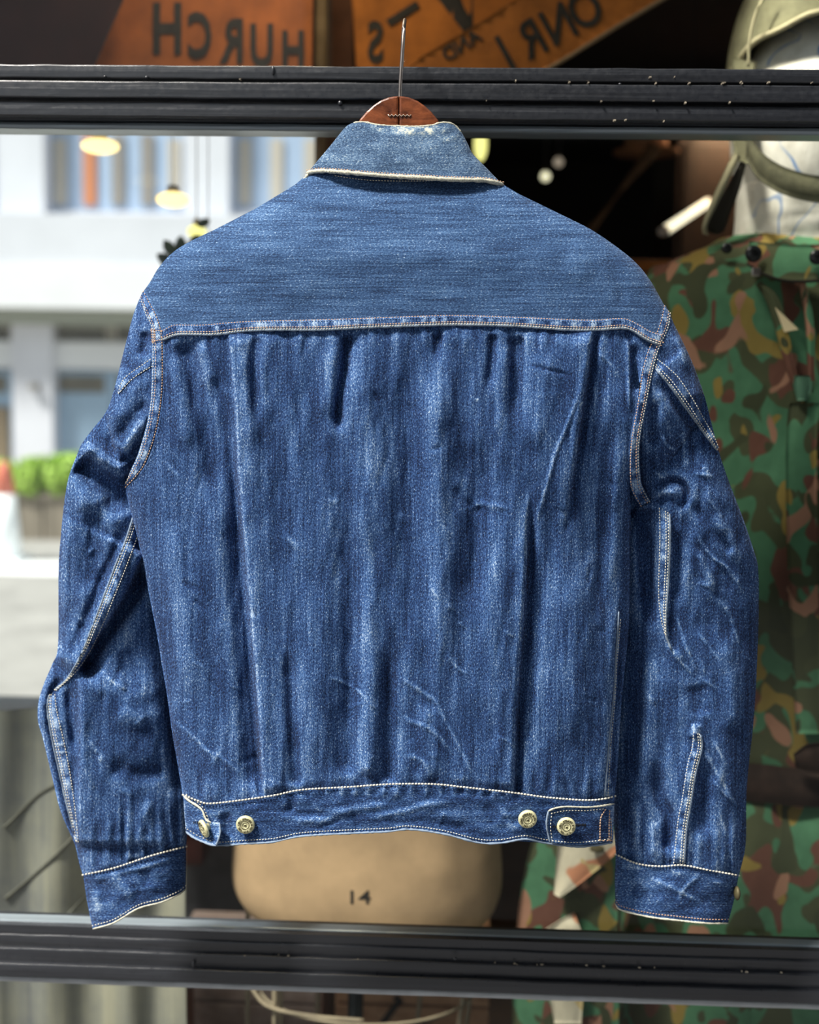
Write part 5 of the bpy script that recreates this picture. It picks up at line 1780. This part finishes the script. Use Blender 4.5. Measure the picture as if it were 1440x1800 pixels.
# open front panel, its lining folded outward
fpA = [(1000, 1390), (952, 1440), (925, 1520), (908, 1640), (900, 1800), (896, 1880)]
fpB = [(1110, 1390), (1098, 1440), (1090, 1520), (1086, 1640), (1088, 1800), (1090, 1880)]
ribbon('front_panel', fpA, fpB, [YM - .15] * 6, [YM - .18] * 6, M_CAMO, ct, n=50, nw=20)
ribbon('turned_lining', [(985, 1462), (980, 1500), (976, 1545), (974, 1572)], [(1100, 1462), (1082, 1500), (1030, 1545), (984, 1578)], [YM - .185] * 4, [YM - .20] * 4, M_BEACH, ct, n=24, nw=8)
ribbon('turned_lining', [(1010, 1605), (975, 1625), (950, 1650), (960, 1720), (975, 1800)], [(1024, 1640), (1022, 1660), (1024, 1690), (1026, 1740), (1022, 1800)], [YM - .178] * 5, [YM - .19] * 5, M_BEACH, ct, n=24, nw=8)
sn = at(1050, 1492, YM - .212)
MB().lathe([(.011, -.002), (.011, .002), (.006, .004)], sn, 18).build('snap', M_BRASSD, ct)
# collar flap, placket, pocket flaps, label
ribbon('collar', [(1318, 424), (1360, 428), (1420, 430), (1480, 428)], [(1314, 462), (1350, 482), (1395, 492), (1480, 488)], [YM - .135, YM - .165, YM - .18, YM - .175], [YM - .165, YM - .19, YM - .205, YM - .2], M_CAMO, ct, n=30, nw=8)
ribbon('collar_edge', [(1314, 462), (1350, 482), (1395, 492), (1480, 488)], [(1315, 466), (1350, 487), (1395, 497), (1480, 493)], [YM - .172, YM - .197, YM - .211, YM - .206], [YM - .17, YM - .195, YM - .21, YM - .205], M_OLIVED, ct, n=30, nw=4)
for px, py, r_ in ((1278, 436, .0085), (1325, 446, .0125), (1436, 452, .011)):
    d_ = YM - .135 if px < 1300 else YM - .193 if px < 1400 else YM - .212
    c = at(px, py, d_)
    MB().ball(c, r_, .005, r_, 16, 8).build('snap', mat('black_snap', (.008, .008, .008), .25), ct, smooth=True)
c = at(1329, 478, YM - .205)
MB().bbox((c[0] - .006, c[1] - .002, c[2] - .006), (c[0] + .006, c[1] + .002, c[2] + .006), .0015).build('zip_pull', M_STEEL, ct)
for i, (A, B_) in enumerate((([(1330, 500), (1352, 540), (1380, 640), (1398, 690)], [(1338, 494), (1372, 530), (1398, 640), (1408, 690)]),
                            ([(1404, 495), (1416, 560), (1420, 640), (1418, 690)], [(1416, 495), (1430, 560), (1432, 640), (1430, 690)]))):
    ribbon('placket', A, B_, [YM - .19, YM - .197, YM - .2, YM - .2], [YM - .195, YM - .2, YM - .203, YM - .203], M_CAMO, ct, n=30, nw=5)
ribbon('toggle', [(1398, 660), (1396, 680), (1402, 704)], [(1424, 660), (1428, 680), (1420, 704)], [YM - .21] * 3, [YM - .21] * 3, mat('green_toggle', (.07, .17, .10), .7, var=.2), ct, n=12, nw=6)
lb = [at(x, y, YM - .206) for x, y in ((1363, 540), (1404, 579), (1379, 584))]
lm = MB()
lm.add([tuple(p) for p in lb] + [tuple(p + np.array([0, .0015, 0])) for p in lb], [[0, 1, 2], [5, 4, 3], [0, 3, 4, 1], [1, 4, 5, 2], [2, 5, 3, 0]])
lm.build('label', mat('cream_label', (.78, .62, .36), .8, var=.1), ct)
ribbon('front_strip', [(1388, 708), (1382, 800), (1386, 1000), (1400, 1290)], [(1440, 708), (1436, 800), (1438, 1000), (1446, 1290)], [YM - .195, YM - .197, YM - .19, YM - .18], [YM - .20, YM - .20, YM - .195, YM - .185], M_CAMO, ct, n=60, nw=8)
bl = thing('leather_belt', 'dark brown belt around the waist of the camouflage coat', 'belt', tuple(at(1420, 1330, YM)))
soft_tube([(1296, 1158, 1694, YM, .172), (1318, 1154, 1698, YM, .182), (1346, 1156, 1698, YM, .182), (1356, 1160, 1694, YM, .174)], YM, .18, 'strap', mat('dark_brown_leather', (.024, .014, .010), .75, spec=.15, var=.4, scale=(40, 40, 40), bmp=.5), bl, n=64, nv=14, fold=(.012, 14, 10), seed=8, closed=False)
ribbon('tail', [(1396, 1326), (1418, 1310), (1440, 1306), (1480, 1300)], [(1400, 1352), (1420, 1362), (1445, 1368), (1480, 1370)], [YM - .195, YM - .205, YM - .21, YM - .21], [YM - .19, YM - .2, YM - .205, YM - .205], bpy.data.materials['dark_brown_leather'], bl, n=20, nw=6)

# ------------------------------------------------------------------ dress form under the jacket
YD = .60
M_LINEN = mat('aged_linen', (.62, .41, .225), .9, var=.22, scale=(9, 9, 9), detail=6, bmp=.4, bdist=.002)
df = thing('dress_form', 'tan linen dress form stamped 14, standing behind the denim jacket hem', 'dress form', tuple(at(645, 1700, YD)))
soft_tube([(700, 612, 690, YD, .045), (760, 608, 694, YD, .05), (800, 520, 780, YD, .08), (840, 460, 840, YD, .10), (960, 450, 850, YD, .125), (1060, 462, 838, YD, .12), (1180, 490, 806, YD, .10), (1260, 480, 815, YD, .11),
           (1380, 436, 860, YD, .135), (1470, 414, 880, YD, .148), (1530, 410, 884, YD, .152), (1560, 416, 880, YD, .15), (1590, 440, 866, YD, .142), (1612, 490, 840, YD, .128), (1628, 560, 790, YD, .10)], YD, .12, 'torso', M_LINEN, df, n=56, nv=160, fold=(.006, 14, 4), seed=4)
tv, tf = text_geo('14', 1.0, .01, .5)
tv = tv - np.array([(tv[:, 0].min() + tv[:, 0].max()) / 2, (tv[:, 1].min() + tv[:, 1].max()) / 2, 0])
X, Yq = 634 + tv[:, 0] * 36 / np.ptp(tv[:, 0]), 1577 - tv[:, 1] * 24 / np.ptp(tv[:, 1])
from mathutils.bvhtree import BVHTree
tor = [o for o in df.children if o.name.startswith('torso')][0]
og = Vector(ORG[df.name])
bv = BVHTree.FromPolygons([v.co + og for v in tor.data.vertices], [p.vertices[:] for p in tor.data.polygons])
Pm = at(X, Yq, YD - .155)
for k in range(len(Pm)):
    d_ = Vector(Pm[k] - CAM).normalized()
    h_ = bv.ray_cast(Vector(CAM), d_)[0]
    Pm[k] = np.array(h_ - d_ * (.0009 if tv[k, 2] > 0 else .0002))
build('size_mark', Pm, tf, mat('black_stamp', (.03, .025, .02), .9), df, smooth=False)
b0 = at(627, 1626, YD)
MB().tube([(b0[0], YD, b0[2] + .02), (b0[0], YD, .05)], .0135, 14).build('pole', mat('dark_iron', (.02, .024, .024), .4, metal=.6, var=.3), df, smooth=True)
MB().lathe([(.20, 0), (.19, .02), (.05, .05), (.02, .08)], (b0[0], YD, .02), 28).build('base', bpy.data.materials['dark_iron'], df, smooth=True)
M_WIRE = mat('pale_cage_wire', (.36, .29, .19), .6, var=.2)
for px, yd in ((436, YD - .02), (484, YD - .11), (494, YD - .10), (835, YD - .05), (850, YD - .02), (560, YD + .1), (760, YD + .1)):
    p = at(px, 1585 if px in (436, 850) else 1600, yd)
    dx = -.02 if px > 645 else .0
    MB().tube([tuple(p), (p[0] + dx, p[1], p[2] - .18), (p[0] + 2 * dx, p[1], p[2] - .36)], .0042, 8).build('cage_wire', M_WIRE, df, smooth=True)
hpz = at(645, 1790, YD - .1)[2]
hb = MB()
hcx = at(642, 1790, YD)[0]
ring = [(hcx + .182 * math.cos(a), YD + .12 * math.sin(a), hpz - .0 + .0 * math.sin(a)) for a in np.linspace(0, 2 * math.pi, 41)]
hb.tube(ring, .0026, 8)
build('cage_hoop', hb.v, hb.f, M_WIRE, df)
sw = cr([tuple(at(438, 1730, YD - .10)), tuple(at(470, 1768, YD - .12)), tuple(at(540, 1785, YD - .13)), tuple(at(640, 1794, YD - .135))], 20)
sb = MB().tube([tuple(p) for p in sw], .0032, 8)
build('cage_hoop', sb.v, sb.f, M_WIRE, df)

# ------------------------------------------------------------------ lower left: canvas hung below the sill; crates and stool at the bottom
def canvas_mat():
    m, t, b = nt('weathered_canvas')
    b.inputs['Roughness'].default_value = .95
    n1 = noise(t, coords(t, (16, 16, .6)), 1, 4, .6)
    n2 = noise(t, coords(t, (5, 5, 5)), 1, 5, .65)
    v = math_(t, 'MULTIPLY_ADD', math_(t, 'SUBTRACT', n2, .5), .7, n1)
    t.links.new(ramp(t, v, [(.28, (.17, .175, .19)), (.5, (.31, .305, .255)), (.72, (.47, .44, .32))]), b.inputs['Base Color'])
    bump(t, b, v, .4, .006)
    return m


YV = .50
cvx0, cvx1 = at(-160, 1500, YV)[0], at(330, 1500, YV)[0]
cz = float(at(100, 1246, YV)[2])
cv = thing('canvas_drape', 'faded grey-olive canvas hanging in soft folds below the left sill', 'canvas', ((cvx0 + cvx1) / 2, YV, .03))
nx, nz = 120, 40
gx, gz = np.meshgrid(np.linspace(cvx0, cvx1, nx), np.linspace(cz, .03, nz))
gy = YV + .03 * fbm(gx * 9, gz * 1.2, 3, 3) + .012 * np.sin(gx * 55 + 1.5 * np.sin(gz * 3))
V = np.stack([gx, gy, gz], -1).reshape(-1, 3)
build('cloth', np.vstack([V, V + np.array([0, .004, 0])]), np.vstack([grid_faces(nz, nx), grid_faces(nz, nx, nx * nz, True)]), canvas_mat(), cv)
M_ROPE = mat('dark_seam_tape', (.17, .165, .13), .9, var=.2)
for A in ([(0, 1462), (60, 1405), (140, 1352)], [(0, 1590), (60, 1540), (130, 1470), (160, 1430)], [(90, 1640), (150, 1580), (240, 1520)]):
    c = cr(A, 24)
    P = at(c[:, 0], c[:, 1], YV - .03)
    P[:, 1] = YV + .03 * fbm(P[:, 0] * 9, P[:, 2] * 1.2, 3, 3) + .012 * np.sin(P[:, 0] * 55 + 1.5 * np.sin(P[:, 2] * 3)) - .001
    tb = MB().tube([tuple(p) for p in P], .0028, 6)
    build('seam_tape', tb.v, tb.f, M_ROPE, cv)
# dark grey cloth further back, and a red-brown bag corner
g0, g1 = at(240, 1500, 1.16), at(560, 1500, 1.16)
gx, gz = np.meshgrid(np.linspace(g0[0], g1[0], 50), np.linspace(at(400, 1380, 1.16)[2], .03, 30))
gy = 1.16 + .03 * fbm(gx * 7, gz * 3, 8, 3)
V = np.stack([gx, gy, gz], -1).reshape(-1, 3)
gc = build('grey_blanket', np.vstack([V, V + np.array([0, .006, 0])]), np.vstack([grid_faces(30, 50), grid_faces(30, 50, 1500, True)]), mat('charcoal_wool', (.095, .095, .10), .95, var=.3, scale=(12, 12, 12), bmp=.5, bdist=.004))
tag(gc, 'charcoal grey blanket hanging left of the dress form', 'blanket')
M_REDL = mat('red_brown_leather', (.065, .016, .011), .45, var=.3, scale=(20, 20, 20), bmp=.3)
bgc = at(322, 1494, 1.06)
bag = thing('leather_bag', 'dark red-brown leather bag showing between left cuff and jacket hem', 'bag', tuple(bgc))
MB().bbox((bgc[0] - .08, 1.02, bgc[2] - .022), (at(364, 1480, 1.06)[0], 1.10, bgc[2] + .16), .016).build('body', M_REDL, bag, smooth=False)
MB().tube([tuple(p) for p in cr([(bgc[0] - .06, 1.06, bgc[2] + .15), (bgc[0] - .055, 1.06, bgc[2] + .24), (bgc[0] - .03, 1.06, bgc[2] + .275), (bgc[0] - .005, 1.06, bgc[2] + .24), (bgc[0], 1.06, bgc[2] + .15)], 20)], .006, 8).build('handle', M_REDL, bag, smooth=True)
sx = float(at(236, 1500, 1.06)[0])
cs_ = thing('bag_stand', 'dark stand behind the left sleeve from which the leather bag hangs', 'stand', (sx, 1.06, .02))
MB().tube([(sx, 1.06, .02), (sx, 1.06, bgc[2] + .32)], .008, 10).build('post', M_POST, cs_, smooth=True)
MB().tube([(sx, 1.06, bgc[2] + .262), (bgc[0] + .02, 1.06, bgc[2] + .262)], .005, 8).build('arm', M_POST, cs_, smooth=True)
MB().lathe([(.06, 0), (.06, .015), (.02, .03)], (sx, 1.06, .02), 24).build('base', M_POST, cs_, smooth=True)

# wooden crates at the bottom
M_CRW = wood_mat('weathered_crate_wood', (.30, .20, .16), (.56, .43, .37), (5, 30, 30), .8)
M_CRO = wood_mat('orange_crate_wood', (.44, .21, .10), (.72, .42, .24), (5, 30, 30), .75)


def crate(label, x0, x1, ytop, Y, m, nplank, marks=()):
    a, b_ = at(x0, ytop, Y), at(x1, ytop, Y)
    h = a[2] - .02
    t = thing('wooden_crate', label, 'crate', ((a[0] + b_[0]) / 2, Y + .09, .02), 'crates under the dress form')
    for k in range(nplank):
        z0, z1 = .02 + h * k / nplank + .003, .02 + h * (k + 1) / nplank - .003
        MB().bbox((a[0], Y, z0), (b_[0], Y + .016, z1), .002).build('plank', m, t)
        MB().bbox((a[0], Y + .17, z0), (b_[0], Y + .186, z1), .002).build('plank', m, t)
    for xx in (a[0], b_[0] - .016):
        MB().bbox((xx, Y + .017, .02), (xx + .016, Y + .169, .02 + h), .002).build('end_panel', m, t)
    MB().bbox((a[0] - .004, Y - .004, .02 + h), (b_[0] + .004, Y + .19, .036 + h), .003).build('lid', m, t)
    for (p, q, w) in marks:
        u0, u1 = at(*p, Y - .002), at(*q, Y - .002)
        d = (u1 - u0) / np.linalg.norm(u1 - u0)
        nn = np.array([-d[2], 0, d[0]]) * w
        MB().add([tuple(u0 - nn), tuple(u1 - nn), tuple(u1 + nn), tuple(u0 + nn)] + [tuple(x + np.array([0, .0018, 0])) for x in (u0 - nn, u1 - nn, u1 + nn, u0 + nn)], [[0, 1, 2, 3], [7, 6, 5, 4], [0, 4, 5, 1], [1, 5, 6, 2], [2, 6, 7, 3], [3, 7, 4, 0]]).build('mark', M_INK, t)
    return t


crate('weathered grey-brown plank crate left of the dress form pole', 306, 566, 1690, .82, M_CRW, 5)
crate('orange-brown plank crate with black strokes right of the dress form pole', 590, 862, 1690, .80, M_CRO, 5, (((700, 1762), (672, 1800), .006), ((694, 1752), (706, 1764), .006), ((740, 1800), (800, 1775), .003)))
# leather strap leaning on the left crate
a, b_ = at(330, 1700, .79), at(308, 1900, .79)
stp = MB().bbox((a[0] - .011, .79, b_[2]), (a[0] + .011, .796, a[2]), .002).build('leather_strap', mat('tan_leather', (.22, .075, .035), .5, var=.25), smooth=False)
tag(stp, 'reddish leather strap hanging against the weathered crate', 'strap')
# pale green stool
s0 = at(934, 1738, .66)
st = thing('painted_stool', 'pale mint painted stool leg and seat beside the camouflage coat', 'stool', (s0[0], .72, .02))
M_MINT = mat('mint_paint', (.30, .42, .38), .5, var=.15, scale=(20, 20, 20))
MB().bbox((s0[0] - .03, .64, s0[2] - .012), (s0[0] + .13, .80, s0[2] + .012), .004).build('seat', M_MINT, st)
for dx, dy in ((0, .655), (.1, .655), (0, .77), (.1, .77)):
    MB().tube([(s0[0] + dx, dy, .02), (s0[0] + dx, dy, s0[2] - .01)], [.012, .014], 12).build('leg', M_MINT, st, smooth=True)
# dark things at the back of the shop
M_CABW = wood_mat('dark_cabinet_wood', (.014, .007, .004), (.042, .019, .010), (30, 30, 3), .5)
cbx = at(1192, 300, 2.5)
cab = thing('wooden_cabinet', 'tall dark brown wooden cabinet in the gloom behind the cap', 'cabinet', (cbx[0] + .2, 2.7, .02))
MB().bbox((cbx[0], 2.52, .02), (cbx[0] + .75, 2.95, 2.4), .006).build('body', M_CABW, cab)
for k in range(2):
    d_ = MB().bbox((cbx[0] + .02 + k * .36, 2.50, .1), (cbx[0] + .36 + k * .36, 2.52, 2.34), .004).build('door', M_CABW, cab)
    MB().ball((cbx[0] + .33 + k * .07, 2.49, 1.2), .012, .012, .012, 12, 8).build('knob', M_BRASSD, d_, smooth=True)
a, b_ = at(1150, 260, 1.98), at(1010, 440, 1.92)
pk = MB().tube([tuple(a), tuple(b_), (b_[0] - .30, 1.82, .03)], .022, 8).build('leaning_pole', wood_mat('brown_pole_wood', (.06, .03, .014), (.16, .085, .04), (20, 20, 20), .6))
tag(pk, 'brown wooden pole leaning aslant in the dark behind the jacket', 'pole')
hb_ = at(1136, 252, 2.3)
ht = thing('felt_hat', 'tan felt hat hanging in the dark left of the mannequin cap', 'hat', tuple(hb_))
M_TAN = mat('tan_felt', (.42, .20, .10), .9, var=.2, scale=(12, 12, 12))
MB().ball(hb_, .066, .06, .04, 20, 12).build('crown', M_TAN, ht, smooth=True)
MB().lathe([(.01, -.022), (.095, -.03), (.10, -.026), (.06, -.012)], hb_, 30).build('brim', M_TAN, ht, smooth=True)
MB().tube([(hb_[0], hb_[1], hb_[2] + .03), (hb_[0], hb_[1], 2.62)], .0015, 6).build('hanging_cord', M_RUBBER, ht)
ob = at(1150, 462, 1.5)
bk = thing('folded_blanket', 'orange folded blanket low behind the shoulder of the camouflage coat', 'blanket', tuple(ob))
for k in range(3):
    MB().bbox((ob[0] - .16, 1.45, ob[2] - .09 + k * .032), (ob[0] + .14, 1.75, ob[2] - .061 + k * .032), .012).build('fold', felt('burnt_orange_wool', (.40, .12, .02), 6) if k == 0 else bpy.data.materials['burnt_orange_wool'], bk)
tb_ = thing('side_table', 'dark wooden table carrying the orange folded blanket', 'table', (ob[0], 1.6, .02))
MB().bbox((ob[0] - .25, 1.38, ob[2] - .125), (ob[0] + .35, 1.85, ob[2] - .092), .004).build('top', M_CABW, tb_)
for dx in (-.2, .28):
    for yy in (1.43, 1.78):
        MB().bbox((ob[0] + dx, yy, .02), (ob[0] + dx + .05, yy + .05, ob[2] - .125), .003).build('leg', M_CABW, tb_)
